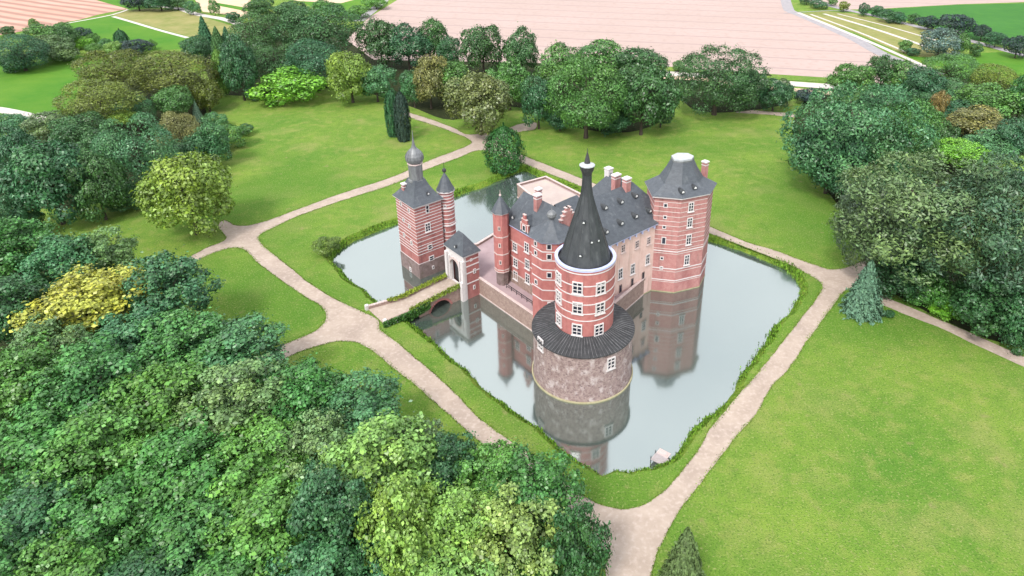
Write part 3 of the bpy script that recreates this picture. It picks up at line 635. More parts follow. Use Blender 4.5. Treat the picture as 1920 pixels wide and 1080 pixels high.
# low white coping at the bank end of the far parapet
mb = MB()
for a in [-20 + 0.5 * i for i in range(10)]:
    obox(mb, cx(a + 0.25, tf(a) + 0.2, bz(a) + 0.62), Vector((*AX, 0)) * 0.24, Vector((*BX, 0)) * 0.26, Vector((0, 0, 1)) * 0.07)
mb.build('coping', M['bandp'], BR)
mb = MB(); obox(mb, cx(-19.9, 31.3, 0.55), Vector((*AX, 0)) * 0.3, Vector((*BX, 0)) * 0.3, Vector((0, 0, 1)) * 0.6); mb.build('end_post', M['stone'], BR); mb = MB(); obox(mb, cx(-20.2, tf(-20) + 0.3, 0.5), Vector((*AX, 0)) * 0.3, Vector((*BX, 0)) * 0.3, Vector((0, 0, 1)) * 0.55); mb.build('end_post', M['stone'], BR)
# ---- left wing
LW = empty('castle_wing', cx(8, 20, 2), 'red brick castle wing above the terrace with stepped gable and grey roof', 'castle wing')
lp = [cx(4.5, 13.2)[:2], cx(11.5, 13.2)[:2], cx(11.5, 26.7)[:2], cx(4.5, 26.7)[:2]]
mb = MB(); prism(mb, lp, 4.2, 14.7); mb.build('wall', M['brick'], LW)
mb = MB(); prism(mb, offset(lp, 0.1), 2.0, 4.2); mb.build('plinth', M['wallstone'], LW)
bands(LW, lp, [4.35, 7.9, 11.3], M['bandp'], 0.22, 0.05)
mb = MB(); ring(mb, lp, -0.1, 0.4, 14.6, 14.82); mb.build('cornice', M['gutter'], LW)
mb = MB(); e = offset(lp, 0.45); v = [(*e[0], 14.82), (*e[1], 14.82), (*e[2], 14.82), (*e[3], 14.82), cx(8.0, 12.9, 20.6), cx(8.0, 25.3, 20.4)]
mb.add(v, [(0, 3, 5, 4), (3, 2, 5), (2, 1, 4, 5), (0, 4, 1), (0, 1, 2, 3)]); mb.build('roof', M['slate'], LW)
# crow-stepped gable at the tower end
mb = MB(); k = 9
for i in range(k):
    for sg in (-1, 1):
        s_in = 8.0 + sg * 3.9 * (1 - (i + 1) / k); s_out = 8.0 + sg * 3.9 * (1 - i / k); zt = 15.6 + 6.0 * (i + 1) / k
        obox(mb, cx((s_in + s_out) / 2, 12.95, (14.7 + zt) / 2), Vector((*AX, 0)) * (abs(s_out - s_in) / 2), Vector((*BX, 0)) * 0.3, Vector((0, 0, 1)) * ((zt - 14.7) / 2))
mb.build('stepped_gable', M['brickp'], LW)
for i in range(k):
    for sg in (-1, 1):
        mb = MB(); s_in = 8.0 + sg * 3.9 * (1 - (i + 1) / k); s_out = 8.0 + sg * 3.9 * (1 - i / k); zt = 15.6 + 6.0 * (i + 1) / k
        obox(mb, cx((s_in + s_out) / 2, 12.95, zt + 0.05), Vector((*AX, 0)) * (abs(s_out - s_in) / 2 + 0.02 * (i + 1)), Vector((*BX, 0)) * (0.36 + 0.002 * i + (0.001 if sg > 0 else 0)), Vector((0, 0, 1)) * 0.05); mb.build('gable_coping', M['bandp'], LW)
chimney(LW, cx(7.2, 20.2), 18.5, 21.6, 1.2, 0.9)
chimney(LW, cx(9.4, 22.6), 18.5, 21.3, 1.0, 0.9)
# dormer with stepped brick front
mb = MB(); dc = 20.6
for i in range(4): obox(mb, cx(4.45, dc, 14.6 + 0.95 * (i + 0.5)), Vector((*AX, 0)) * 0.16, Vector((*BX, 0)) * (1.15 - 0.05 * 0 - (0, 0, 0.4, 0.8)[i]), Vector((0, 0, 1)) * 0.475)
dg = mb.build('dormer_gable', M['brick'], LW)
for i, w_ in enumerate((1.15, 0.75, 0.35)):
    mb = MB(); obox(mb, cx(4.43, dc, 16.55 + 0.95 * i), Vector((*AX, 0)) * 0.2, Vector((*BX, 0)) * (w_ + 0.05), Vector((0, 0, 1)) * 0.06); mb.build('gable_trim', M['bandp'], dg)
for sg in (-1, 1):
    mb = MB(); obox(mb, cx(4.28, dc + sg * 1.02, 15.5), Vector((*AX, 0)) * 0.06, Vector((*BX, 0)) * 0.12, Vector((0, 0, 1)) * 0.9); mb.build('gable_trim', M['bandp'], dg)
window_at(dg, Vector(cx(4.28, dc, 15.7)), Vector((*nA, 0)), 0.9, 1.3, 'plain')
mb = MB(); mb.add([cx(4.6, dc - 1.1, 14.9), cx(4.6, dc + 1.1, 14.9), cx(4.6, dc + 1.1, 16.4), cx(4.6, dc, 18.0), cx(4.6, dc - 1.1, 16.4), cx(6.7, dc, 18.0), cx(5.6, dc + 1.1, 16.4), cx(5.6, dc - 1.1, 16.4)],
    [(0, 1, 2, 3, 4), (3, 2, 6, 5), (4, 3, 5, 7), (1, 2, 6), (0, 4, 7)]); mb.build('dormer_roof', M['slate'], LW)
dormer(LW, cx(5.2, 24.6, 15.9), nA, 0.8, 0.9)
for u, v in ((966, 463), (967, 492), (967, 516)): facade_window(LW, u, v, nA, cx(4.5, 20), 1.35, 1.9, 'cross')
for u, v in ((988, 464), (989, 495), (989.5, 522)): facade_window(LW, u, v, nA, cx(4.5, 20), 1.35, 2.1, 'cross')
# cross roof behind the wing
mb = MB(); cr_ = [cx(11.5, 14)[:2], cx(16, 14)[:2], cx(16, 21)[:2], cx(11.5, 21)[:2]]; prism(mb, cr_, 2.0, 15.9); mb.build('rear_wall', M['brick'], LW)
mb = MB(); e = offset(cr_, 0.3); mb.add([(*e[0], 16), (*e[1], 16), (*e[2], 16), (*e[3], 16), cx(12.5, 17.5, 20.4), cx(14.5, 17.5, 20.4), cx(9, 14, 16.2), cx(9, 21, 16.2), cx(9, 17.5, 20.2)], [(0, 1, 5, 4), (2, 3, 4, 5), (1, 2, 5), (0, 4, 8, 6), (3, 7, 8, 4)]); mb.build('rear_roof', M['slate'], LW)
mb = MB(); obox(mb, cx(2.3, 18.5, 2.95), Vector((*AX, 0)) * 0.04, Vector((*BX, 0)) * 5.5, Vector((0, 0, 1)) * 0.05)
obox(mb, cx(2.3, 18.5, 2.5), Vector((*AX, 0)) * 0.025, Vector((*BX, 0)) * 5.5, Vector((0, 0, 1)) * 0.03)
for i in range(8): obox(mb, cx(2.3, 13.0 + i * 1.571, 2.48), Vector((*AX, 0)) * 0.04, Vector((*BX, 0)) * 0.04, Vector((0, 0, 1)) * 0.47)
mb.build('handrail', M['iron'], isle)
# ---- little corner turret at the wing's far end
CT = empty('corner_turret', cx(2.9, 26.4, 2), 'thin octagonal red brick turret with a small pointed slate roof at the courtyard corner', 'turret')
c = cx(3.0, 26.0); o8 = circle(c, 1.5, 8, 0.2)
mb = MB(); prism(mb, o8, 4.9, 17.6); mb.build('wall', M['brick'], CT)
mb = MB(); prism(mb, circle(c, 1.25, 8, 0.2), 2.0, 4.95); mb.build('foot', M['plinth'], CT)
bands(CT, o8, [5.1, 5.6, 9.0, 12.7], M['bandp'], 0.22, 0.06)
mb = MB(); ring(mb, o8, -0.1, 0.2, 17.5, 17.7); mb.build('cornice', M['stone'], CT)
mb = MB(); lathe(mb, c, [(1.85, 17.7), (1.35, 18.6), (0.6, 19.9), (0.1, 20.7)], 8, 0.2); mb.build('roof', M['slate'], CT)
mb = MB(); lathe(mb, c, [(0.1, 20.6), (0.25, 20.9), (0.06, 21.2), (0.03, 22.0)], 8); mb.build('finial', M['bandp'], CT)
for z, k_ in ((7.3, 5), (11.0, 5), (14.6, 5)):
    a = 0.2 + math.pi / 8 + k_ * math.pi / 4 - math.pi / 4 * 0; n3 = Vector((math.cos(a), math.sin(a), 0)); window_at(CT, Vector((c[0], c[1], z)) + n3 * 1.37, n3, 0.5, 0.9, 'plain', M['bandp'])
# ---- octagonal stair tower with bell roof and ball
ST = empty('stair_tower', cx(3.7, 11.3, 2), 'octagonal red stair tower with bell shaped slate roof and ball finial', 'tower')
c = cx(3.2, 11.6); a0 = math.radians(41) + math.pi / 8; o8 = circle(c, 3.6, 8, a0)
mb = MB(); prism(mb, o8, 1.0, 18.7); mb.build('wall', M['brick'], ST)
bands(ST, o8, [7.2, 9.3, 11.4, 13.4, 15.2, 16.9], M['stone'], 0.2, 0.05)
mb = MB(); ring(mb, o8, -0.1, 0.3, 18.6, 18.8); mb.build('cornice', M['gutter'], ST)
mb = MB(); lathe(mb, c, [(4.1, 18.8), (3.4, 19.1), (2.3, 19.8), (1.2, 20.7), (0.55, 21.3), (0.3, 21.6)], 8, a0); mb.build('roof', M['slate'], ST)
mb = MB(); lathe(mb, c, [(0.3, 21.5), (0.6, 21.65), (0.85, 22.1), (0.8, 22.55), (0.5, 22.9), (0.15, 23.1), (0.05, 23.4), (0.03, 24.4)], 14); mb.build('ball_finial', M['lead'], ST)
def octface(par, c, r, a0, k_, z, w, h, off=0.0, style='plain', glass=None):
    a = a0 + math.pi / 8 + k_ * math.pi / 4; n3 = Vector((math.cos(a), math.sin(a), 0)); T = Vector((-n3.y, n3.x, 0))
    window_at(par, Vector((c[0], c[1], z)) + n3 * (r * math.cos(math.pi / 8)) + T * off, n3, w, h, style, None, glass)
SF = a0 + math.pi / 8
def best_face(target):   # index of the octagon face that looks along target angle
    return min(range(8), key=lambda k: abs(((a0 + math.pi / 8 + k * math.pi / 4 - target + math.pi) % (2 * math.pi)) - math.pi))
kf = best_face(math.radians(41 + 180 + 45)); kl = best_face(math.radians(41 + 180))
for z in (18.0 - 0.1, 16.0, 12.4): octface(ST, c, 3.6, a0, kf, z, 0.9, 1.15, -0.2)
octface(ST, c, 3.6, a0, kf, 4.8 + 1.2, 1.1, 1.9, 0.0)
for z in (17.8, 16.0, 10.2): octface(ST, c, 3.6, a0, kl, z, 0.8, 1.0, -0.3)
# ---- round tower on its rotunda
RT = empty('round_tower', cx(0, 0, -1.2), 'big round red tower with tall dark conical spire on a stone drum in the moat', 'tower')
rc = (4.8, 93.3); dc_ = (4.65, 93.1)
mb = MB(); lathe(mb, dc_, [(8.35, -1.8), (8.2, -0.6), (8.1, 7.55)], 72, caps=False); mb.build('stone_drum', M['rubble'], RT)
mb = MB(); lathe(mb, dc_, [(8.5, -1.25), (8.5, -1.0), (8.3, -0.95)], 72, caps=False); mb.build('waterline_ledge', mat('mossy ledge', (0.38, 0.34, 0.2), 0.9, (0.5, 0.46, 0.3), 1.5), RT)
mb = MB(); lathe(mb, dc_, [(8.0, 7.45), (8.42, 7.5), (8.42, 7.62), (4.6, 8.75)], 72, caps=False); drf = mb.build('drum_roof', M['drumslate'], RT)
mb = MB()
for i in range(84):
    a = 2 * math.pi * i / 84; p0 = Vector((dc_[0] + 8.4 * math.cos(a), dc_[1] + 8.4 * math.sin(a), 7.66)); p1 = Vector((dc_[0] + 4.7 * math.cos(a), dc_[1] + 4.7 * math.sin(a), 8.75))
    obox(mb, (p0 + p1) / 2, (p1 - p0) / 2, Vector((-math.sin(a), math.cos(a), 0)) * 0.035, Vector((0, 0, 1)) * 0.045)
mb.build('seams', M['seam'], drf)
mb = MB(); lathe(mb, rc, [(4.72, 7.6), (4.72, 20.4)], 64, caps=False); mb.build('wall', M['brick'], RT, False)
tcirc = circle(rc, 4.72, 64)
bands(RT, tcirc, [20.0, 17.9, 16.15, 14.6, 12.9, 11.6], M['stone'], 0.17, 0.05)
mb = MB(); ring(mb, tcirc, -0.42, 0.1, 20.4, 20.72); mb.build('parapet', M['gutter'], RT)
mb = MB(); ring(mb, tcirc, -0.9, -0.5, 20.1, 20.2); mb.build('gutter', M['iron'], RT)
mb = MB(); prof = [(4.2, 19.9), (3.4, 22.6), (2.75, 24.8), (2.1, 27.0), (1.45, 29.1), (0.92, 31.1), (0.72, 32.6), (0.67, 33.6), (0.66, 34.8)]
lathe(mb, rc, prof, 12, 0.15)
for i in range(12):
    a = 0.15 + 2 * math.pi * i / 12
    for (r0, z0), (r1, z1) in zip(prof, prof[1:]):
        p0 = Vector((rc[0] + r0 * math.cos(a), rc[1] + r0 * math.sin(a), z0)); p1 = Vector((rc[0] + r1 * math.cos(a), rc[1] + r1 * math.sin(a), z1))
        obox(mb, (p0 + p1) / 2, (p1 - p0) / 2, Vector((-math.sin(a), math.cos(a), 0)) * 0.05, Vector((math.cos(a), math.sin(a), 0)) * 0.05)
mb.build('spire', M['slated'], RT)
mb = MB(); lathe(mb, rc, [(0.72, 34.4), (0.8, 34.8), (1.0, 35.2), (1.15, 35.9)], 12, 0.15); mb.build('gallery', M['iron'], RT)
mb = MB(); lathe(mb, rc, [(1.18, 35.85), (1.18, 35.97), (0.5, 36.25)], 12, 0.15); mb.build('gallery_roof', M['zinc'], RT)
mb = MB(); lathe(mb, rc, [(0.5, 36.1), (0.42, 36.5), (0.22, 37.4), (0.06, 38.0), (0.03, 38.6)], 8); mb.build('finial', M['iron'], RT)
def tower_win(u, v, w, h, r=4.72, ctr=rc, par=RT, style='cross', glass=None):
    a_ = PPY - v; d = Vector((u - PPX, FPX * math.cos(PITCH) + a_ * math.sin(PITCH), -FPX * math.sin(PITCH) + a_ * math.cos(PITCH)))
    A_ = d.x ** 2 + d.y ** 2; B_ = 2 * (d.x * (0 - ctr[0]) + d.y * (0 - ctr[1])); C_ = ctr[0] ** 2 + ctr[1] ** 2 - r * r
    D_ = B_ * B_ - 4 * A_ * C_
    t = (-B_ - math.sqrt(max(0, D_))) / (2 * A_); p = Vector((0, 0, CAM_H)) + d * t
    n3 = Vector((p.x - ctr[0], p.y - ctr[1], 0)).normalized()
    window_at(par, p - n3 * 0.05, n3, w, h, style, None, glass, 0.22)
for v, us in ((540, (1083, 1126)), (577.5, (1083, 1125)), (618, (1082, 1122.5))):
    for u in us: tower_win(u, v, 1.65, 2.15)
for u, v in ((1048, 521), (1048.5, 556), (1048.5, 599)): tower_win(u, v, 1.5, 2.1)
tower_win(1145.5, 681, 1.5, 2.2, 8.12, dc_); tower_win(1014, 645, 1.5, 2.2, 8.12, dc_)
for u, v in ((1091, 475), (1107, 440), (1093, 402), (1122, 432)):
    zc = 22.6 if v > 470 else (24.6 if v > 420 else 27.6)
    r_ = 3.1 if v > 470 else (2.5 if v > 420 else 1.85); a = math.atan2(-1, (u - 1099) / 30.0)
    dormer(RT, (rc[0] + r_ * math.cos(a), rc[1] + r_ * math.sin(a), zc - 0.3), (math.cos(a), math.sin(a)), 0.55, 0.55)
# ---- long wing
RW = empty('long_wing', cx(16, 15, -1.2), 'long pale pink castle wing rising from the water under a huge slate roof', 'castle wing')
rp = [cx(5.4, 8.3)[:2], cx(31.0, 8.3)[:2], cx(31.0, 25)[:2], cx(22, 25)[:2], cx(22, 21.5)[:2], cx(5.4, 21.5)[:2]]
mb = MB(); prism(mb, rp, -1.8, 13.9); mb.build('wall', M['pink'], RW)
mb = MB(); ring(mb, rp, -0.1, 0.45, 13.75, 14.0)
for i in range(12): obox(mb, cx(9 + i * 1.7, 8.05, 13.45), Vector((*AX, 0)) * 0.1, Vector((*BX, 0)) * 0.22, Vector((0, 0, 1)) * 0.3)
mb.build('cornice', M['gutter'], RW)
mb = MB(); ring(mb, rp, 0.02, 0.08, -1.3, -1.0); mb.build('waterline_ledge', bpy.data.materials['mossy ledge'], RW)
zr = 20.2; ze = 14.0
mb = MB()
q = [cx(5.0, 7.75, ze), cx(31.3, 7.75, ze), cx(31.3, 22.2, ze), cx(5.0, 22.2, ze), cx(14.5, 15.0, zr), cx(27.0, 15.0, zr)]
mb.add(q, [(0, 1, 5, 4), (1, 2, 5), (2, 3, 4, 5), (3, 0, 4)])
q = [cx(22.3, 15.6, 17.0), cx(31.3, 14.8, ze), cx(31.3, 25.4, ze), cx(21.7, 25.4, ze), cx(27, 15.0, zr - 0.02), cx(27, 21.2, zr - 0.02), cx(21.7, 15.5, ze)]
mb.add(q, [(6, 4, 5, 3), (3, 5, 2), (2, 5, 4, 1)]); mb.build('roof', M['slate'], RW)
n_roof = Vector((nB[0] * (zr - ze), nB[1] * (zr - ze), 7.25)); p_roof = Vector(cx(10, 7.75, ze))
for u, v in ((1133, 391), (1163, 380), (1190, 369), (1163, 420), (1190, 407), (1216, 397), (1135, 436)):
    dormer(RW, ray_plane(u, v, p_roof, n_roof), nB, 1.0, 1.0)
nh = Vector((nA[0] * 6.2, nA[1] * 6.2, 9.5))
for u, v in ((1062, 416), (1061, 431), (1055, 456), (1048, 446)):
    p = ray_plane(u, v, Vector(cx(5.0, 15, ze)), nh); n_ = nh.normalized(); t_ = Vector((*BX, 0)); w_ = n_.cross(t_)
    mb = MB(); obox(mb, p + n_ * 0.08, t_ * 0.42, w_ * 0.6, n_ * 0.08); sk = mb.build('skylight', M['zinc'], RW)
chimney(RW, cx(24.6, 17.2), 18.5, 21.6, 1.6, 1.0); chimney(RW, cx(24.6, 14.4), 19.0, 21.8, 1.3, 1.1); chimney(RW, cx(27, 21.6), 18.8, 20.9, 1.2, 1.2, M['stone'])
pw = cx(10, 8.3)
for u, v in ((1168, 466), (1194, 458), (1216, 451)): facade_window(RW, u, v, nB, pw, 1.1, 1.7, 'cross', M['bandp'])
for u, v in ((1163, 513), (1186, 504), (1214, 486)): facade_window(RW, u, v, nB, pw, 1.2, 2.3, 'cross')
for u, v in ((1163, 541), (1185, 529), (1205.5, 517)): facade_window(RW, u, v, nB, pw, 0.7, 1.7, 'plain', M['plinth'])
# ---- polygonal corner tower
PT = empty('corner_tower', (25.0, 121.5, -1.2), 'tall polygonal pinkish striped tower whose slate roof ends in a flat white cap', 'tower')
pp = [(18.9, 117.0), (23.7, 116.0), (29.2, 118.2), (31.2, 122.6), (28.6, 127.0), (22.6, 127.4), (18.3, 123.2)]
mb = MB(); prism(mb, pp, -1.8, 19.7); mb.build('wall', M['brickp'], PT)
bands(PT, pp, [1.2, 3.6, 7.6, 8.6, 9.6, 10.6, 11.6, 12.6, 13.6, 14.6, 15.6, 16.6, 17.6, 18.6], M['bandp'], 0.14, 0.04)
bands(PT, pp, [1.6, 4.2, 8.1], M['stone'], 0.2, 0.06)
mb = MB(); ring(mb, pp, 0.02, 0.08, -1.3, -1.0); mb.build('waterline_ledge', bpy.data.materials['mossy ledge'], PT)
mb = MB(); ring(mb, pp, -0.1, 0.5, 19.55, 19.8); mb.build('cornice', M['stone'], PT)
pc = (24.4, 121.4)
e = offset(pp, 0.6)
mb = MB(); n7 = len(e); top = []; vs = [(x, y, 19.8) for x, y in e]
for s_, z in ((0.84, 20.4), (0.60, 21.5), (0.42, 23.6), (0.285, 25.6)): vs += [(pc[0] + (x - pc[0]) * s_, pc[1] + (y - pc[1]) * s_, z) for x, y in e]
fs = [(k * n7 + i, k * n7 + (i + 1) % n7, (k + 1) * n7 + (i + 1) % n7, (k + 1) * n7 + i) for k in range(4) for i in range(n7)] + [tuple(range(n7 - 1, -1, -1)), tuple(4 * n7 + i for i in range(n7))]
mb.add(vs, fs); mb.build('roof', M['slate'], PT)
cap = [(pc[0] + (x - pc[0]) * 0.30, pc[1] + (y - pc[1]) * 0.30) for x, y in e]
mb = MB(); prism(mb, cap, 25.6, 25.9); mb.build('roof_cap', M['zinc'], PT)
mb = MB(); ring(mb, cap, -0.2, 0.06, 25.3, 25.6); mb.build('cap_moulding', M['lead'], PT)
chimney(PT, (29.3, 123.2), 20.0, 24.0, 0.95, 0.95)
n1 = normal_of(pp[1], pp[2]); n0 = normal_of(pp[0], pp[1])
for u, v, w, h in ((1295.5, 388, 1.2, 2.0), (1293, 417, 1.2, 2.1), (1291, 449, 1.2, 2.3), (1287.5, 487, 1.2, 2.3)): facade_window(PT, u, v, n1, pp[1], w, h, 'cross')
for u, v, w, h in ((1248, 385, 0.8, 0.9), (1247, 407, 0.75, 0.75), (1245.5, 425.5, 0.75, 0.75), (1244.5, 451, 0.9, 1.6), (1241, 484, 0.7, 0.75), (1240, 502, 0.7, 0.75)): facade_window(PT, u, v, n0, pp[0], w, h, 'plain')
dn = Vector((n1[0], n1[1], 0)); pr_ = Vector((e[1][0], e[1][1], 19.8))
for u, v in ((1278, 361), (1301, 353)): dormer(PT, ray_plane(u, v, pr_, (n1[0] * 0.8, n1[1] * 0.8, 1.2)), n1, 0.9, 0.9)
# ---- small jetty
JT = empty('jetty', G(1243, 862, -1.2), 'small weathered wooden jetty on the near corner of the moat', 'jetty')
j0 = Vector(G(1227, 852, -0.6)); j1 = Vector(G(1253, 866, -0.6)); ja = (j1 - j0).normalized(); jb = Vector((-ja.y, ja.x, 0))
mb = MB()
for i in range(9): obox(mb, j0 + ja * (0.12 + i * 0.26) - jb * 0.35, ja * 0.11, jb * 0.75, Vector((0, 0, 0.04)))
mb.build('deck', M['wood'], JT)
mb = MB()
for i in range(7): obox(mb, j0 + ja * (0.1 + i * 0.26) + jb * 1.05 + Vector((0, 0, -0.15)), ja * 0.11, jb * 0.6, Vector((0, 0, 0.035)))
mb.build('lower_deck', M['bandp'], JT)
for a, b in ((0, -1), (0, 0.3), (2.2, -1), (2.2, 0.3)):
    mb = MB(); lathe(mb, (j0 + ja * a + jb * b)[:2], [(0.07, -2.0), (0.07, -0.5 if a else -0.1)], 8); mb.build('leg', M['iron'], JT)
# ================================================================ TREES AND PLANTS
def leaf_object_data(name, pos, nrm, size, tint, warm, m, aspect=0.6, seed=0, up_align=None):
    """one crown mesh made of many small leaf sprays"""
    r = np.random.default_rng(seed + 11); n = len(pos)
    a = r.normal(size=(n, 3)); t = np.cross(nrm, a); t /= np.linalg.norm(t, axis=1)[:, None] + 1e-9
    if up_align is not None:
        t = t * (1 - up_align[:, None]) + np.array([0, 0, -1.0]) * up_align[:, None]; t /= np.linalg.norm(t, axis=1)[:, None] + 1e-9
    b = np.cross(nrm, t); b /= np.linalg.norm(b, axis=1)[:, None] + 1e-9
    s = size[:, None]
    bend = nrm * s * 0.18
    v = np.stack([pos - t * s * 0.5, pos + b * s * 0.5 * aspect + bend, pos + t * s * 0.5, pos - b * s * 0.5 * aspect + bend], axis=1).reshape(-1, 3)
    me = bpy.data.meshes.new(name)
    me.vertices.add(4 * n); me.vertices.foreach_set('co', v.astype(np.float32).ravel())
    me.loops.add(4 * n); me.loops.foreach_set('vertex_index', np.arange(4 * n, dtype=np.int32))
    me.polygons.add(n); me.polygons.foreach_set('loop_start', np.arange(0, 4 * n, 4, dtype=np.int32)); me.polygons.foreach_set('loop_total', np.full(n, 4, dtype=np.int32))
    me.update(calc_edges=True)
    for an, dat in (('tint', tint), ('warm', warm)):
        at = me.attributes.new(an, 'FLOAT', 'FACE'); at.data.foreach_set('value', np.clip(dat, 0, 1).astype(np.float32))
    me.materials.append(m); me.validate()
    return me
def unit(v): return v / (np.linalg.norm(v, axis=1)[:, None] + 1e-9)
def broad_crown(name, seed, n, leaf, nl=34, lob=(0.22, 0.4), aspect=0.6, spread=0.74, droop=0.0, squash=0.85, rag=0.05):
    r = np.random.default_rng(seed)
    i = np.arange(nl); ph = i * 2.399963 + r.uniform(0, 6); z = 1 - 1.72 * (i + 0.5) / nl
    d = np.stack([np.sqrt(1 - z * z) * np.cos(ph), np.sqrt(1 - z * z) * np.sin(ph), z], 1) + r.normal(size=(nl, 3)) * 0.16
    d = unit(d); rad = r.uniform(*lob, nl); c = d * ((spread + r.uniform(-0.17, 0.13, nl)) * (1 + 0.10 * np.sin(2 * ph + seed) + 0.07 * np.sin(3 * ph + 2 * seed)))[:, None]
    c[:, :2] *= np.where(c[:, 2] < -0.3, 0.88, 1.0)[:, None]
    c = np.vstack([c, r.normal(size=(5, 3)) * 0.18]); rad = np.append(rad, np.full(5, 0.34)); lt = np.append(r.uniform(0.2, 0.8, nl), np.full(5, 0.4))
    w = rad ** 2; w /= w.sum(); k = r.choice(len(rad), n * 3, p=w)
    q = unit(r.normal(size=(n * 3, 3)) + c[k] * 0.9 + np.array([0, 0, 0.35])); rr = rad[k] * (1 - np.abs(r.normal(0, 0.13, n * 3))) + r.exponential(rag, n * 3) * 0.8
    p = c[k] + q * rr[:, None] * np.array([1, 1, squash])
    keep = np.ones(len(p), bool)
    for j in range(len(rad)):
        dd = np.linalg.norm((p - c[j]) / np.array([1, 1, squash]), axis=1); keep &= ~((dd < rad[j] * 0.72) & (k != j))
    idx = np.where(keep)[0][:n]; p = p[idx]; q = q[idx]; k = k[idx]
    nr = unit(q * 1.0 + r.normal(size=p.shape) * 0.42 + np.array([0, 0, 0.25]))
    tint = lt[k] * 0.35 + r.uniform(0, 1, len(p)) * 0.65; warm = (r.uniform(0, 1, len(p)) ** 2) * 0.5 + (np.append(r.uniform(0, 1, nl), np.zeros(5)) ** 2)[k] * 0.55
    ua = np.full(len(p), droop) if droop else None
    me = leaf_object_data(name, p, nr, leaf * (0.45 + 1.3 * r.uniform(0, 1, len(p)) ** 1.7), tint, warm, M['leaf'], aspect, seed, ua)
    me['limbs'] = [float(x) for x in c[:8].ravel()]
    return me
def conifer_crown(name, seed, n, leaf, layers=12, taper=0.82, m=None):
    """tiers of drooping boughs, unit radius 1, height -1..1"""
    r = np.random.default_rng(seed); u = 1 - np.sqrt(r.uniform(0, 1, n)); z = -1 + 2 * u
    lay = (u * layers) % 1.0; R_ = (1 - u) ** taper; R_ = R_ * (0.74 + 0.34 * (1 - lay)) + 0.02
    ph = r.uniform(0, 2 * math.pi, n); nb = 11; R_ *= 0.84 + 0.22 * np.cos(ph * nb + np.floor(u * layers) * 1.7) * 0.8
    k = 1 - np.abs(r.normal(0, 0.16, n)) + r.exponential(0.05, n); x = R_ * np.cos(ph) * k; y = R_ * np.sin(ph) * k
    p = np.stack([x, y, z - (1 - lay) * 0.03], 1)
    nr = unit(np.stack([np.cos(ph) * 0.7, np.sin(ph) * 0.7, np.full(n, 0.8)], 1) + r.normal(size=(n, 3)) * 0.4)
    tint = 0.25 + 0.3 * (1 - lay) + r.uniform(0, 0.45, n)
    return leaf_object_data(name, p, nr, leaf * r.uniform(0.6, 1.3, n), tint, r.uniform(0, 0.3, n), m or M['needle'], 0.45, seed, np.full(n, 0.12))
def column_crown(name, seed, n, leaf, pw=0.42):
    r = np.random.default_rng(seed); z = r.uniform(-1, 1, n); prof = np.clip(1 - np.abs(z + 0.15) ** 3, 0, 1) ** pw * np.where(z > 0, 1 - 0.45 * np.clip(z, 0, 1) ** 2, 1)
    ph = r.uniform(0, 2 * math.pi, n)
    rib = 0.86 + 0.13 * np.sin(ph * 7 + z * 3) + 0.07 * np.sin(ph * 13 - z * 9)
    k = (1 - np.abs(r.normal(0, 0.12, n))) * rib * prof
    p = np.stack([np.cos(ph) * k, np.sin(ph) * k, z + r.normal(0, 0.02, n)], 1)
    nr = unit(np.stack([np.cos(ph), np.sin(ph), np.full(n, 0.35)], 1) + r.normal(size=(n, 3)) * 0.45)
    return leaf_object_data(name, p, nr, leaf * r.uniform(0.6, 1.3, n), r.uniform(0, 1, n), r.uniform(0, 0.5, n), M['leaf'], 0.5, seed, np.full(n, 0.3))
def trunk_mesh(name, seed, limbs=7, spread=0.5):
    """tapered trunk of unit height with limbs, radius given in unit widths"""
    r = random.Random(seed); mb = MB()
    def tube(p0, p1, r0, r1, k=7):
        d = (Vector(p1) - Vector(p0)).normalized(); a = d.orthogonal().normalized(); b = d.cross(a)
        vs = [Vector(p) + (a * math.cos(2 * math.pi * i / k) + b * math.sin(2 * math.pi * i / k)) * rr for p, rr in ((p0, r0), (p1, r1)) for i in range(k)]
        mb.add(vs, [(i, (i + 1) % k, k + (i + 1) % k, k + i) for i in range(k)] + [tuple(range(k)), tuple(range(2 * k - 1, k - 1, -1))])
    tube((0, 0, -0.02), (0, 0, 0.12), 0.085, 0.06); tube((0, 0, 0.11), (0.01, 0.01, 0.62), 0.06, 0.042); tube((0.01, 0.01, 0.6), (0.02, -0.02, 1.0), 0.042, 0.015)
    for i in range(limbs):
        a = i * 2.4 + r.uniform(-0.4, 0.4); z0 = 0.42 + 0.4 * i / limbs; z1 = z0 + r.uniform(0.18, 0.34)
        m0 = (math.cos(a) * spread * 0.45, math.sin(a) * spread * 0.45, (z0 + z1) / 2 - 0.02)
        tube((0, 0, z0), m0, 0.034, 0.022, 5); tube(m0, (math.cos(a) * spread, math.sin(a) * spread, z1), 0.022, 0.007, 5)
    o = mb.build(name, M['bark']); me = o.data; bpy.data.objects.remove(o); return me
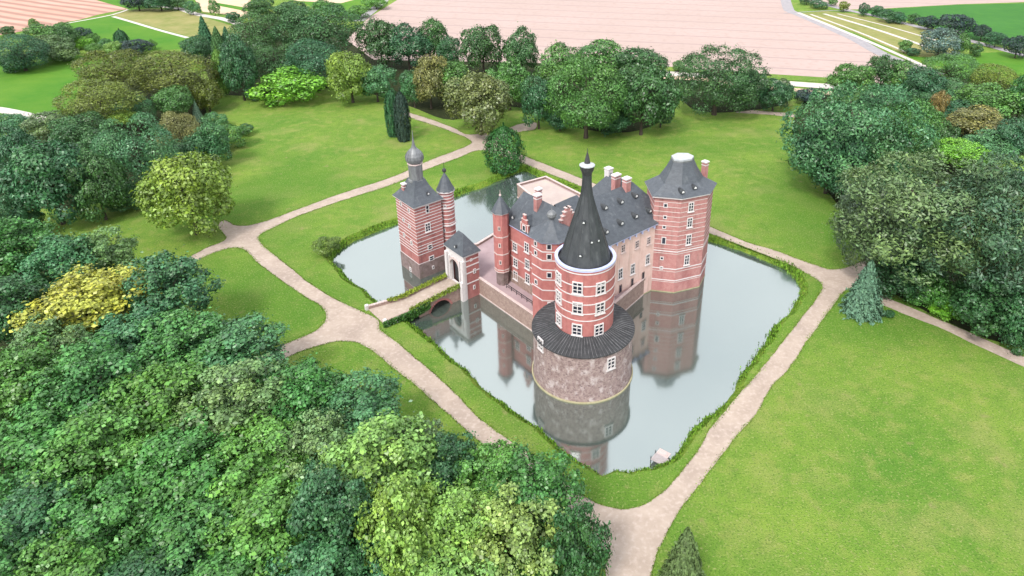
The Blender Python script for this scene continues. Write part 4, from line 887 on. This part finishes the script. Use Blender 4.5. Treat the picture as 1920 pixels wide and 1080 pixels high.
CR = {
 'near': [broad_crown('crown', 100 + i, 12500, 0.074, nl=60, lob=(0.11, 0.25), spread=0.85, aspect=0.72, rag=0.07) for i in range(4)],
 'mid': [broad_crown('crown', 200 + i, 11000, 0.072, nl=38, lob=(0.18, 0.36), aspect=0.6) for i in range(4)],
 'fine': [broad_crown('crown', 300 + i, 15000, 0.052, nl=30, lob=(0.26, 0.44), spread=0.7, aspect=0.45, rag=0.03) for i in range(3)],
 'big': [broad_crown('crown', 400 + i, 26000, 0.046, nl=80, lob=(0.13, 0.26), spread=0.82, aspect=0.4, droop=0.35, rag=0.04) for i in range(2)],
 'far': [broad_crown('crown', 500 + i, 4200, 0.115, nl=22, lob=(0.26, 0.42)) for i in range(3)],
 'bush': [broad_crown('crown', 600 + i, 5000, 0.1, nl=20, lob=(0.25, 0.45), squash=0.8) for i in range(2)],
 'spruce': [conifer_crown('crown', 700 + i, 9000, 0.14) for i in range(2)],
 'holly': [column_crown('crown', 760, 9000, 0.085, 0.6)],
 'column': [column_crown('crown', 780 + i, 8000, 0.12) for i in range(2)],
}
TRK = [trunk_mesh('trunk', i) for i in range(3)]
C_ = dict(
 nearg=(0.050, 0.167, 0.040), nearg2=(0.073, 0.201, 0.037), nearb=(0.042, 0.138, 0.056), neard=(0.028, 0.092, 0.033), greyg=(0.100, 0.190, 0.066),
 ygreen=(0.145, 0.275, 0.062), yellow=(0.283, 0.322, 0.053), light=(0.136, 0.230, 0.037), bright=(0.118, 0.322, 0.031), olive=(0.083, 0.115, 0.018), olive2=(0.118, 0.178, 0.026),
 dark=(0.040, 0.113, 0.035), dkblue=(0.033, 0.109, 0.048), blueg=(0.057, 0.167, 0.069), mid=(0.065, 0.172, 0.040), mid2=(0.077, 0.196, 0.040), copper=(0.177, 0.144, 0.053), brown=(0.142, 0.155, 0.053),
 spruce=(0.061, 0.138, 0.095), grey=(0.083, 0.155, 0.060), navy=(0.018, 0.044, 0.041), deepg=(0.028, 0.121, 0.026))
tr_ = random.Random(42)
NT = [0]
def tree(kind, box, col, label, hb=1.0, name='broadleaf_tree', cat='tree', group=None, trunk=True, rot=None):
    """box = outline of the crown in the survey photo; hb = height of the crown's underside"""
    u0, v0, u1, v1 = box; u, v = (u0 + u1) / 2, (v0 + v1) / 2; w, h = (u1 - u0) / 2, (v1 - v0) / 2; c_ = 5.0
    for _ in range(12):
        zc = hb + c_; x, y, _z = G(u, v, zc); d = depth(x, y, zc); rad = w * d / FPX
        el = math.atan2(CAM_H - zc, math.hypot(x, y)); hm = h * d / FPX
        cc = math.sqrt(max((0.5 * rad * math.cos(el)) ** 2, hm * hm - (rad * math.sin(el)) ** 2)) / math.cos(el)
        c_ = 0.5 * c_ + 0.5 * min(max(cc, 0.55 * rad), 3.2 * rad)
    zc = hb + c_
    t = empty(name, (x, y, 0), label, cat, group)
    me = CR[kind][NT[0] % len(CR[kind])]; NT[0] += 1
    o = bpy.data.objects.new('crown', me); COL.objects.link(o); o.parent = t; o.location = (0, 0, zc); o.scale = (rad, rad, c_)
    o.rotation_euler = (0, 0, tr_.uniform(0, 6.28) if rot is None else rot)
    k = tr_.uniform(0.9, 1.1); cl = C_[col] if isinstance(col, str) else col
    o.color = (cl[0] * k * tr_.uniform(0.93, 1.07), cl[1] * k, cl[2] * k * tr_.uniform(0.9, 1.1), 1)
    if trunk:
        q = bpy.data.objects.new('trunk', TRK[NT[0] % 3]); COL.objects.link(q); q.parent = t
        q.scale = (rad * 0.85, rad * 0.85, zc + c_ * 0.55); q.rotation_euler = (0, 0, tr_.uniform(0, 6.28))
    return t
ORD = ['first', 'second', 'third', 'fourth', 'fifth', 'sixth', 'seventh', 'eighth', 'ninth', 'tenth', 'eleventh', 'twelfth']
CN = dict(nearg='green', nearg2='fresh green', nearb='blue green', neard='dark green', greyg='grey green', ygreen='yellow green', yellow='golden yellow', light='light green', bright='bright green', olive='dark olive', olive2='olive green',
 dark='dark green', dkblue='dark bluish green', blueg='bluish green', mid='mid green', mid2='leafy green', copper='copper brown', brown='brownish', grey='dull green', navy='blackish', deepg='deep green')
def rows(kind, hb, rowlist, where, group, cat='tree', name='broadleaf_tree'):
    for rname, items in rowlist:
        items = sorted(items, key=lambda q: q[0])
        for i, (u, v, w, h, c_) in enumerate(items):
            tree(kind, (u - w / 2, v - h / 2, u + w / 2, v + h / 2), c_, '%s tree, %s from the left in the %s row of %s' % (CN[c_], ORD[i], rname, where), hb, group=group, name=name, cat=cat)
# the wood that fills the lower left corner, near the camera
W1 = 'the lower left wood'; g1 = 'trees of the lower left wood'
rows('near', 5.5, [
 ('rear', [(25,470,130,110,'nearg'), (112,500,130,110,'nearb'), (190,478,105,85,'greyg'), (310,540,145,120,'nearb')]),
 ('second', [(25,585,130,120,'neard'), (255,640,150,110,'nearb'), (345,650,170,130,'nearg'), (450,662,170,120,'blueg'), (95,650,130,110,'greyg')]),
 ('third', [(45,720,170,140,'nearg2'), (175,725,180,150,'nearg'), (310,760,190,150,'nearg2'), (450,755,180,150,'greyg'), (565,745,150,130,'nearg'), (665,765,160,120,'nearb')]),
 ('fourth', [(50,850,190,150,'nearg'), (190,850,190,160,'nearg2'), (340,880,200,160,'nearg'), (480,870,180,150,'nearg2'), (590,850,140,130,'greyg'), (765,830,110,90,'grey')]),
 ('fifth', [(60,980,190,150,'nearb'), (210,985,190,160,'nearg'), (360,1000,190,150,'nearg'), (500,990,190,160,'nearg2'), (620,960,140,160,'nearb')]),
 ('lowest', [(-30,1080,170,150,'nearg'), (110,1100,190,160,'nearg2'), (270,1110,190,150,'neard'), (430,1110,190,150,'nearg'), (590,1090,160,150,'nearb')]),
], W1, g1)
T = lambda kind, cxy, wh, col, label, **k: tree(kind, (cxy[0] - wh[0] / 2, cxy[1] - wh[1] / 2, cxy[0] + wh[0] / 2, cxy[1] + wh[1] / 2), col, label, **k)
T('near', (168, 572), (192, 118), 'yellow', 'golden yellow crowned tree standing out among the green of the lower left wood', hb=6.5)
T('near', (705, 888), (208, 188), 'ygreen', 'large yellow green lobed tree right of the lower left wood, highest of the pale ones', hb=4)
T('near', (838, 872), (115, 110), 'dkblue', 'dark blue green tree squeezed between the two pale trees by the lower path', hb=3)
T('near', (925, 888), (122, 112), 'nearg2', 'fresh green tree whose crown covers the near edge of the long path', hb=3)
T('near', (1003, 928), (160, 150), 'nearg', 'rounded green tree beside the bottom path junction, left of the gravel', hb=3)
T('near', (752, 1000), (150, 180), 'ygreen', 'yellow green tree at the bottom, left end of the pale group', hb=3)
T('near', (862, 985), (160, 150), 'ygreen', 'yellow green tree in the middle of the pale group near the bottom', hb=4)
T('near', (965, 1010), (175, 160), (0.17, 0.26, 0.065), 'palest yellow green tree near the bottom junction', hb=3.5)
T('near', (845, 1085), (190, 140), 'ygreen', 'yellow green tree cut by the bottom edge of the photo', hb=4)
T('near', (1080, 1040), (110, 150), 'neard', 'dark green bushy tree touching the left edge of the wide bottom path', hb=1)
T('near', (985, 1110), (160, 110), 'nearg', 'green tree cut by the bottom edge, left of the wide path', hb=2)
T('near', (688, 1085), (120, 120), 'nearb', 'blue green tree at the bottom edge between the dark and pale groups', hb=3)
# single trees on the lawns
T('mid', (353, 360), (165, 165), 'light', 'solitary round light green tree beside the left path junction', hb=0.8)
T('spruce', (1284, 1050), (100, 132), (0.060, 0.10, 0.030), 'small pointed evergreen on the lawn at the bottom edge right of the path', hb=0.2, name='conifer_tree')
T('spruce', (1625, 537), (78, 106), 'spruce', 'blue silver spruce at the right path junction', hb=0.2, name='conifer_tree')
T('holly', (945, 276), (82, 92), 'deepg', 'dense dark green cone shaped tree inside the top path junction', hb=0.2, name='evergreen_tree')
T('column', (735, 210), (30, 110), 'dkblue', 'left one of two dark columnar yews on the far lawn', hb=0.0, name='columnar_tree', group='columnar yews on the far lawn')
T('column', (753, 216), (32, 104), (0.030, 0.06, 0.045), 'right one of two dark columnar yews on the far lawn', hb=0.0, name='columnar_tree', group='columnar yews on the far lawn')
T('mid', (900, 192), (122, 120), (0.125, 0.165, 0.055), 'big pale green round tree above the top path junction', hb=0.8)
T('bush', (610, 460), (44, 34), (0.09, 0.15, 0.03), 'reedy green shrub on the moat bank left of the gate tower', hb=0.0, name='shrub', cat='shrub', trunk=False)
# wood on the left, behind the solitary tree
g2 = 'trees of the left wood'; W2 = 'the left wood'
for k_, c_, wh, col, lab, hb in (
 ('mid', (93, 338), (150, 165), 'dkblue', 'large dark blue green tree at the front left of the left wood', 1),
 ('mid', (180, 345), (95, 130), 'dark', 'dark tree between the two big front crowns of the left wood', 1),
 ('fine', (258, 292), (130, 155), 'blueg', 'big rounded bluish green tree in the front middle of the left wood', 1),
 ('fine', (336, 248), (76, 84), 'brown', 'brownish olive crown at the front right of the left wood', 2),
 ('mid', (395, 268), (68, 86), 'blueg', 'bluish tree at the lawn edge of the left wood', 0.5),
 ('mid', (388, 178), (56, 62), 'olive', 'dark olive low tree at the right foot of the spreading crowns', 0.3),
 ('mid', (352, 290), (70, 70), 'dkblue', 'dark low tree just above the solitary light green tree', 0.5),
 ('fine', (185, 190), (135, 82), 'olive2', 'domed olive green tree at the far left rim of the left wood', 5),
 ('fine', (215, 135), (140, 85), 'olive', 'dark olive spreading tree, left half of the broad rear crown', 4),
 ('fine', (325, 138), (150, 85), 'olive', 'dark olive spreading tree, right half of the broad rear crown', 4),
 ('mid', (325, 190), (74, 60), 'mid', 'green tree in front of the dark olive crowns', 2),
 ('fine', (250, 205), (70, 50), 'blueg', 'small blue green crown between the domed and the bluish tree', 3),
 ('mid', (30, 285), (80, 110), 'dkblue', 'dark tree at the left edge of the photo below the white track', 1),
 ('mid', (95, 235), (90, 60), 'grey', 'dull grey green crown right of the white track end', 2),
 ('mid', (150, 245), (90, 70), 'dark', 'dark crown under the domed olive tree', 2),
 ('mid', (185, 280), (80, 70), 'dark', 'dark crown left of the big bluish tree', 2),
 ('mid', (20, 235), (80, 50), 'blueg', 'bluish crown at the left edge just under the white track', 1),
 ('mid', (225, 222), (50, 30), 'light', 'small light green top peeping out above the bluish tree', 5),
 ('mid', (10, 410), (60, 90), 'dkblue', 'dark tree at the left edge above the near wood', 1),
 ('mid', (235, 372), (80, 36), 'dark', 'low dark thicket beside the solitary tree', 0),
 ('mid', (55, 415), (50, 60), 'nearb', 'blue green bush like tree at the grass gap on the left', 0),
): T(k_, c_, wh, col, lab, hb=hb, group='trees of the left wood')
T('spruce', (368, 208), (20, 40), (0.10, 0.17, 0.11), 'slim pale conifer at the right side of the left wood', hb=0.2, name='conifer_tree')
T('bush', (428, 256), (60, 48), 'mid', 'green bush on the lawn edge right of the left wood', hb=0, name='shrub', cat='shrub', trunk=False)
T('bush', (459, 243), (32, 22), 'dark', 'tiny dark round bush alone on the far left lawn', hb=0, name='shrub', cat='shrub', trunk=False)
T('bush', (402, 225), (40, 30), 'blueg', 'bluish low bush beside the slim pale conifer', hb=0, name='shrub', cat='shrub', trunk=False)
# garden belt at the upper left
for k_, c_, wh, col, lab, hb in (
 ('fine', (38, 98), (100, 70), 'dkblue', 'wide dark bluish tree at the upper left, left end of the garden belt', 0.3),
 ('mid', (95, 88), (70, 46), 'grey', 'grey green crown in the garden belt beside the wide dark tree', 0.3),
 ('mid', (85, 68), (80, 34), 'mid', 'green crowns of the garden belt nearest the furrowed field', 0.3),
 ('mid', (64, 48), (18, 28), 'mid2', 'small upright tree topping the garden belt', 0.3),
 ('mid', (14, 58), (24, 20), 'dark', 'small dark treetop at the left edge against the furrowed field', 0.3),
 ('mid', (118, 58), (36, 34), 'mid', 'green tree at the field corner of the garden belt', 0.3),
 ('mid', (126, 72), (36, 44), 'dark', 'dark narrow tree in the middle of the garden belt', 0.3),
 ('bush', (152, 62), (32, 22), 'navy', 'blackish purple round tree at the green field edge', 0.3),
 ('bush', (149, 80), (34, 24), 'bright', 'bright green round bush in the garden belt', 0.1),
 ('bush', (177, 72), (18, 20), 'mid', 'small green bush at the right end of the garden belt', 0.1),
 ('bush', (178, 92), (32, 22), 'mid2', 'leafy bush above the low dark hedge', 0.1),
 ('bush', (197, 82), (20, 20), 'blueg', 'tiny bluish bush beside the bright tree', 0.1),
 ('mid', (212, 92), (32, 32), 'ygreen', 'small bright yellow green tree before the dark pointed one', 0.2),
 ('bush', (255, 88), (52, 30), 'navy', 'dark purple low tree right of the pointed one', 0.2),
 ('bush', (284, 83), (16, 18), 'mid2', 'tiny green tree at the lower edge of the green field', 0.2),
): T(k_, c_, wh, col, lab, hb=hb, group='trees of the garden belt')
T('column', (227, 74), (28, 40), 'dkblue', 'dark pointed cypress like tree below the green field', hb=0, name='columnar_tree')
T('bush', (110, 102), (60, 14), 'grey', 'low grey green hedge bush along the left meadow', hb=0, name='shrub', cat='shrub', trunk=False)
T('bush', (30, 116), (60, 14), 'dkblue', 'dark low shrub along the top of the left meadow', hb=0, name='shrub', cat='shrub', trunk=False)
for k_, c_, wh, col, lab, hb in (
 ('mid', (258, 3), (50, 32), 'navy', 'blackish tree at the top edge, left of the top group', 0.3),
 ('mid', (300, 4), (55, 26), 'dkblue', 'dark tree at the top edge, middle of the top group', 0.3),
 ('mid', (332, 5), (40, 26), 'dark', 'dark tree at the top edge, right of the top group', 0.3),
 ('bush', (360, 14), (26, 26), 'blueg', 'bluish round tree beside the sandy field at the top', 0.3),
 ('far', (401, 14), (17, 28), 'mid', 'small slim tree standing alone in front of the sandy field', 0.3),
 ('far', (436, 32), (26, 20), 'dkblue', 'small dark bush like tree below the sandy field', 0.1),
 ('mid', (487, 16), (52, 42), 'dark', 'dark tree at the top edge left of the big grove', 0.3),
 ('mid', (545, 22), (70, 30), 'dark', 'low dark crown at the back of the big grove', 0.3),
 ('mid', (610, 18), (60, 30), 'mid', 'mid green crown at the top behind the big grove', 0.3),
 ('bush', (672, 22), (40, 24), 'mid2', 'leafy green scrub at the corner of the pale field', 0.1),
 ('bush', (705, 6), (40, 22), 'mid2', 'leafy scrub at the top edge beside the pale field track', 0.1),
): T(k_, c_, wh, col, lab, hb=hb, group='trees at the top edge')
# grove in the upper middle left
T('spruce', (383, 62), (36, 66), 'dkblue', 'tall dark spruce at the left end of the big grove', hb=0.5, name='conifer_tree')
T('spruce', (407, 74), (34, 50), 'dark', 'shorter dark spruce right of the tall one', hb=0.5, name='conifer_tree')
T('spruce', (425, 72), (30, 46), 'dkblue', 'bluish spruce at the left end of the big grove', hb=0.5, name='conifer_tree')
T('column', (412, 132), (28, 92), 'ygreen', 'slim yellow green poplar at the far left lawn corner', hb=1, name='columnar_tree')
for k_, c_, wh, col, lab, hb in (
 ('mid', (367, 92), (54, 52), 'dkblue', 'dark tree at the foot of the tall spruce', 0.5),
 ('mid', (448, 128), (66, 118), 'dkblue', 'tall dark tree right of the slim poplar', 0.5),
 ('fine', (490, 66), (110, 90), 'dark', 'large dark crown, left one at the top of the big grove', 4),
 ('fine', (595, 60), (140, 100), 'dark', 'large dark crown, right one at the top of the big grove', 4),
 ('fine', (515, 120), (110, 80), 'dark', 'dark crown above the bright green shrub', 2),
 ('fine', (590, 118), (110, 90), 'dkblue', 'dark bluish crown between bright shrub and light tree', 2),
 ('mid', (656, 142), (90, 98), 'light', 'light green round topped tree at the edge of the far lawn', 0.6),
 ('mid', (705, 155), (70, 70), 'blueg', 'bluish tree behind the columnar yews', 0.5),
 ('mid', (712, 78), (80, 90), 'dark', 'dark tree against the pale field, leftmost of that line', 1),
 ('mid', (765, 88), (80, 80), 'dkblue', 'dark bluish tree against the pale field, second of that line', 1),
 ('mid', (812, 76), (58, 90), 'dark', 'tall dark tree against the pale field, third of that line', 1),
 ('mid', (842, 100), (44, 70), 'dkblue', 'narrow dark tree beside the tall third one of the line', 1),
 ('mid', (905, 92), (78, 96), 'dark', 'rounded dark tree against the pale field, middle of the line', 1),
 ('mid', (978, 100), (64, 90), 'dark', 'dark tree against the pale field left of the wide mass', 1),
 ('mid', (805, 150), (70, 100), 'brown', 'copper tinged tree left of the big pale tree', 1),
 ('mid', (850, 150), (70, 80), 'mid', 'green tree just behind the big pale tree', 2),
 ('mid', (775, 165), (50, 70), 'blueg', 'bluish tree between yews and copper tinged tree', 0.5),
 ('mid', (955, 158), (80, 90), 'mid', 'green tree right behind the big pale tree', 1),
 ('mid', (1010, 190), (70, 100), 'dkblue', 'dark tree left of the biggest rounded green crown', 0.6),
 ('fine', (1100, 185), (150, 150), 'mid', 'biggest rounded green crown at the edge of the far lawn', 0.6),
 ('mid', (1205, 185), (110, 135), 'dark', 'dark rounded tree at the right end of the middle wood', 0.6),
 ('mid', (1055, 130), (100, 90), 'mid', 'green crown behind the biggest rounded one, left', 2),
 ('mid', (1130, 115), (110, 80), 'mid', 'green crown at the back of the middle wood', 2),
 ('mid', (1200, 125), (100, 80), 'dark', 'dark crown at the back right of the middle wood', 2),
 ('mid', (1050, 222), (60, 50), 'dkblue', 'low dark tree at the foot of the middle wood', 0),
 ('mid', (1140, 222), (90, 62), 'dkblue', 'low dark skirt tree in front of the biggest rounded crown', 0),
 ('mid', (1240, 205), (50, 70), 'dkblue', 'low dark tree at the right tip of the middle wood', 0),
 ('big', (1345, 152), (160, 130), 'dark', 'huge round dark tree alone in front of the pale field', 0.5),
 ('mid', (1402, 165), (60, 75), 'dkblue', 'dark tree leaning on the huge round one', 0.3),
 ('mid', (1452, 178), (66, 60), 'dkblue', 'low dark tree right of the huge round one', 0.3),
 ('mid', (1470, 170), (30, 50), 'grey', 'grey green tree beside the sandy strip', 0.3),
 ('bush', (1518, 180), (48, 30), 'navy', 'blackish bush by the sandy strip left of the right wood', 0),
 ('bush', (1272, 124), (22, 22), 'mid', 'small tree at the corner of the pale field', 0),
): T(k_, c_, wh, col, lab, hb=hb, group='trees of the middle woods')
T('bush', (545, 160), (112, 62), 'bright', 'bright green spreading shrub at the edge of the far lawn', hb=0, name='shrub', cat='shrub', trunk=False)
T('bush', (488, 175), (34, 26), 'dark', 'dark low shrub left of the bright green one', hb=0, name='shrub', cat='shrub', trunk=False)
# wood on the right
for k_, c_, wh, col, lab, hb in (
 ('mid', (1598, 152), (84, 76), 'mid', 'green tree at the upper left tip of the right wood', 1),
 ('mid', (1655, 135), (64, 66), 'dark', 'dark tree with a ragged top against the pale field corner', 3),
 ('mid', (1700, 150), (70, 66), 'mid', 'green crown right of the ragged dark one', 2),
 ('fine', (1590, 195), (80, 50), 'mid', 'flat green crown above the big front tree', 2),
 ('fine', (1650, 190), (80, 60), 'blueg', 'bluish crown behind the big front tree of the right wood', 3),
 ('mid', (1730, 165), (76, 80), 'dkblue', 'dark bluish crown in the upper part of the right wood', 3),
 ('fine', (1785, 132), (110, 56), 'mid', 'green domed crown at the top of the right wood', 3),
 ('fine', (1868, 152), (96, 64), 'olive2', 'olive yellow domed crown at the upper right of the wood', 4),
 ('fine', (1775, 178), (90, 64), 'blueg', 'blue green crown in the middle top of the right wood', 3),
 ('mid', (1850, 195), (120, 80), 'mid2', 'leafy green crown under the olive yellow one', 3),
 ('mid', (1915, 190), (60, 90), 'deepg', 'deep green crown at the right edge of the photo', 3),
 ('fine', (1720, 205), (76, 64), 'blueg', 'rounded bluish crown left of the copper one', 3),
 ('mid', (1757, 205), (34, 80), 'copper', 'thin copper coloured tree in the right wood', 3),
 ('mid', (1790, 215), (80, 60), 'dkblue', 'dark crown between copper tree and the right edge', 3),
 ('big', (1600, 262), (230, 210), 'blueg', 'largest bluish green tree at the lawn edge of the right wood', 0.5),
 ('mid', (1560, 290), (130, 150), 'dkblue', 'dark tree at the left foot of the right wood', 0.5),
 ('fine', (1680, 270), (150, 170), 'mid', 'green tree leaning on the largest bluish one', 1),
 ('fine', (1665, 345), (170, 110), 'dkblue', 'dark tree in front below the largest bluish one', 0.5),
 ('mid', (1720, 240), (80, 80), 'mid', 'green crown right of the largest bluish tree', 3),
 ('mid', (1835, 232), (110, 58), 'brown', 'brownish pink flowering crown in the right wood', 4),
 ('mid', (1790, 232), (40, 34), 'copper', 'small copper crown left of the brownish one', 5),
 ('mid', (1900, 262), (80, 80), 'dkblue', 'dark crown at the right edge under the brownish one', 3),
 ('mid', (1855, 275), (100, 60), 'blueg', 'bluish crown behind the bright green one', 3),
 ('mid', (1808, 290), (94, 56), 'bright', 'bright green crown in the middle of the right wood', 4),
 ('mid', (1905, 315), (60, 50), 'ygreen', 'small yellow green crown at the right edge', 4),
 ('mid', (1760, 262), (60, 80), 'dark', 'dark gap tree between green and brownish crowns', 1),
): T(k_, c_, wh, col, lab, hb=hb, group='trees of the right wood')
T('big', (1745, 405), (320, 240), 'grey', 'huge grey green tree spreading over the right path junction', hb=4.5)
T('big', (1880, 440), (260, 260), (0.040, 0.10, 0.050), 'huge dark green tree at the right edge beside the grey one', hb=4)
T('big', (1640, 430), (130, 170), (0.065, 0.115, 0.065), 'drooping grey green tree directly behind the blue spruce', hb=2)
T('near', (1700, 520), (110, 90), 'neard', 'dark green thicket right of the blue spruce', hb=0, name='shrub', cat='shrub', trunk=False)
T('near', (1745, 545), (80, 70), 'nearg', 'green bush beside the right hand path', hb=0, name='shrub', cat='shrub', trunk=False)
T('bush', (1775, 580), (56, 34), 'bright', 'bright green low bush beside the right hand path', hb=0, name='shrub', cat='shrub', trunk=False)
T('near', (1850, 575), (120, 110), 'neard', 'dark undergrowth bush below the huge right tree', hb=0, name='shrub', cat='shrub', trunk=False)
T('near', (1920, 600), (90, 120), 'dkblue', 'blackish green bush at the right edge by the path end', hb=0, name='shrub', cat='shrub', trunk=False)
T('bush', (1668, 588), (20, 12), 'dkblue', 'tiny dark bush on the grass right of the blue spruce', hb=0, name='shrub', cat='shrub', trunk=False)
# roadside trees at the upper right
for i, (u, v, w, h, col, lab) in enumerate((
 (1513, 1, 22, 14, 'dkblue', 'roadside tree at the top edge, farthest left of the line'), (1561, 3, 18, 14, 'mid', 'small green roadside tree cut by the top edge'),
 (1583, 12, 20, 18, 'olive2', 'olive green roadside tree with a little dark gap beneath'), (1620, 18, 20, 22, 'dkblue', 'dark roadside tree, left one of the close pair'),
 (1645, 20, 24, 20, 'dkblue', 'dark roadside tree, right one of the close pair'), (1688, 35, 22, 18, 'dkblue', 'small dark roadside tree left of the dark green field edge'),
 (1713, 35, 20, 17, 'dark', 'small dark roadside tree, next right of the first small one'), (1742, 43, 36, 26, 'navy', 'blackish roadside tree left of the big navy one'),
 (1793, 46, 62, 40, 'navy', 'biggest blackish tree of the roadside line'), (1842, 61, 36, 28, 'navy', 'round blackish roadside tree right of the biggest'),
 (1868, 74, 36, 28, 'dkblue', 'dark roadside tree second from the right edge'), (1908, 88, 44, 40, 'navy', 'blackish tree at the right edge above the meadow'),
 (1763, 80, 68, 56, 'spruce', 'pale blue rounded tree in the meadow at the upper right'), (1803, 84, 30, 40, 'mid', 'green tree leaning on the pale blue one'),
 (1697, 87, 24, 24, 'mid', 'small round tree at the end of the striped field'), (1830, 93, 24, 24, 'dark', 'small dark round tree right of the pale blue one'))):
    tree('bush' if w > 26 else 'far', (u - w / 2, v - h / 2, u + w / 2, v + h / 2), (0.07, 0.13, 0.12) if col == 'spruce' else col, lab, 0.4 if i < 12 else 0.2, group='trees along the far road')
for u, v, w in ((1535, 8, 30), (1668, 30, 40), (1712, 97, 26)):
    T('bush', (u, v), (w, 7), 'dkblue', 'dark low hedge piece beside the %s' % {1535: 'top edge track', 1668: 'roadside pair of trees', 1712: 'small round tree by the striped field'}[u], hb=0, name='shrub', cat='shrub', trunk=False)
# ---------------------------------------------------------------- grass fringe and reeds along the moat
r = np.random.default_rng(5); rimA = np.array([p[:2] for p in moat]); n = 26000
k = r.integers(0, len(rimA), n); nx = rimA[(k + 1) % len(rimA)]; f_ = r.uniform(0, 1, n)[:, None]; base = rimA[k] * (1 - f_) + nx * f_
cen = rimA.mean(0); out = unit(np.column_stack([base - cen, np.zeros(n)]))[:, :2]
clump = 0.5 + 0.5 * np.sin(k * 0.31) * np.sin(k * 0.113 + 1.7); off = r.normal(0.3, 0.42, n)
keep = (r.uniform(0, 1, n) < 0.12 + 0.88 * clump ** 1.5)
xy = base + out * off[:, None]; zb = np.clip(WZ + 0.05 + (off + 0.3) * 0.75, WZ - 0.05, -0.02)
# leave the castle tower and bridge landing free
inb = np.array([inside([cx(-24, 31)[:2], cx(-10, 31)[:2], cx(-10, 36)[:2], cx(-24, 37)[:2]], a, b) for a, b in xy]); keep &= ~inb
hgt_ = (0.2 + 0.4 * r.uniform(0, 1, n) * (0.5 + clump))
p = np.column_stack([xy, zb + hgt_ * 0.5])[keep]; nr = unit(r.normal(size=p.shape) * np.array([1, 1, 0.25]))
me = leaf_object_data('bank_grass', p, nr, hgt_[keep], r.uniform(0, 1, keep.sum()), r.uniform(0, 1, keep.sum()) * 0.8, M['leaf'], 0.4, 3, np.full(keep.sum(), 0.75))
o = bpy.data.objects.new('bank_grass', me); COL.objects.link(o); o.color = (0.12, 0.25, 0.035, 1); tag(o, 'fringe of long grass and reeds along the water edge', 'grass', kind='stuff')
# ragged grass along the gravel edges
E_ = []
for pl in (P1, H1):
    for a, b in zip(pl, pl[1:]): E_.append((a, b))
E_ = np.array(E_); n = 30000; k = r.integers(0, len(E_), n); f_ = r.uniform(0, 1, n)[:, None]; base = E_[k, 0] * (1 - f_) + E_[k, 1] * f_
base = base + r.normal(0, 0.16, (n, 2)) * (0.5 + (np.sin(k * 0.09) > 0.2)[:, None] * 0.9)
hh = r.uniform(0.06, 0.2, n)
p = np.column_stack([base, 0.04 + hh * 0.4]); nr = unit(r.normal(size=p.shape) * np.array([1, 1, 1.0]))
me = leaf_object_data('verge_grass', p, nr, hh * 1.2, r.uniform(0, 1, n), r.uniform(0, 1, n), M['leaf'], 0.6, 4, np.full(n, 0.5))
o = bpy.data.objects.new('verge_grass', me); COL.objects.link(o); o.color = (0.12, 0.20, 0.03, 1); tag(o, 'ragged grass creeping over the gravel path edges', 'grass', kind='stuff')
# grass and ivy growing on the bridge parapets
def growth(name, par, fn, n, size, col, up=0.5):
    r = np.random.default_rng(len(name)); P_ = np.array([fn(r) for _ in range(n)]); nr = unit(r.normal(size=P_.shape) + np.array([0, 0, 0.8]))
    me = leaf_object_data(name, P_ - np.array(wloc(par)), nr, size * r.uniform(0.6, 1.4, n), r.uniform(0, 1, n), r.uniform(0, 0.8, n), M['leaf'], 0.6, 8, np.full(n, up) if up else None)
    o = bpy.data.objects.new(name, me); COL.objects.link(o); o.parent = par; o.color = (*col, 1); return o
def far_top(r):
    s = r.uniform(-16.5, -3.6); return cx(s, tf(s) + 0.2 + r.normal(0, 0.28), bz(s) + 0.6 + abs(r.normal(0, 0.12)))
def near_top(r):
    s = r.uniform(-15, -3.8); return cx(s, tn(s) - 0.2 + r.normal(0, 0.3), bz(s) + 0.55 + abs(r.normal(0, 0.15)))
def near_ivy(r):
    s = r.uniform(-20.5, -11.0); q = (s + 20.5) / 9.5; z = bz(s) + 0.8 - r.uniform(0, 1) ** 1.2 * (2.6 - 1.2 * q); return cx(s, tn(s) - 0.55 - r.uniform(0, 0.8) * (1 - 0.5 * q) * (1.1 - abs(z - 0.3) * 0.4), z)
growth('parapet_grass', BR, far_top, 3000, 0.3, (0.17, 0.24, 0.03)); growth('parapet_grass', BR, near_top, 3200, 0.3, (0.14, 0.21, 0.03)); growth('ivy', BR, near_ivy, 5000, 0.32, (0.035, 0.11, 0.02), 0)
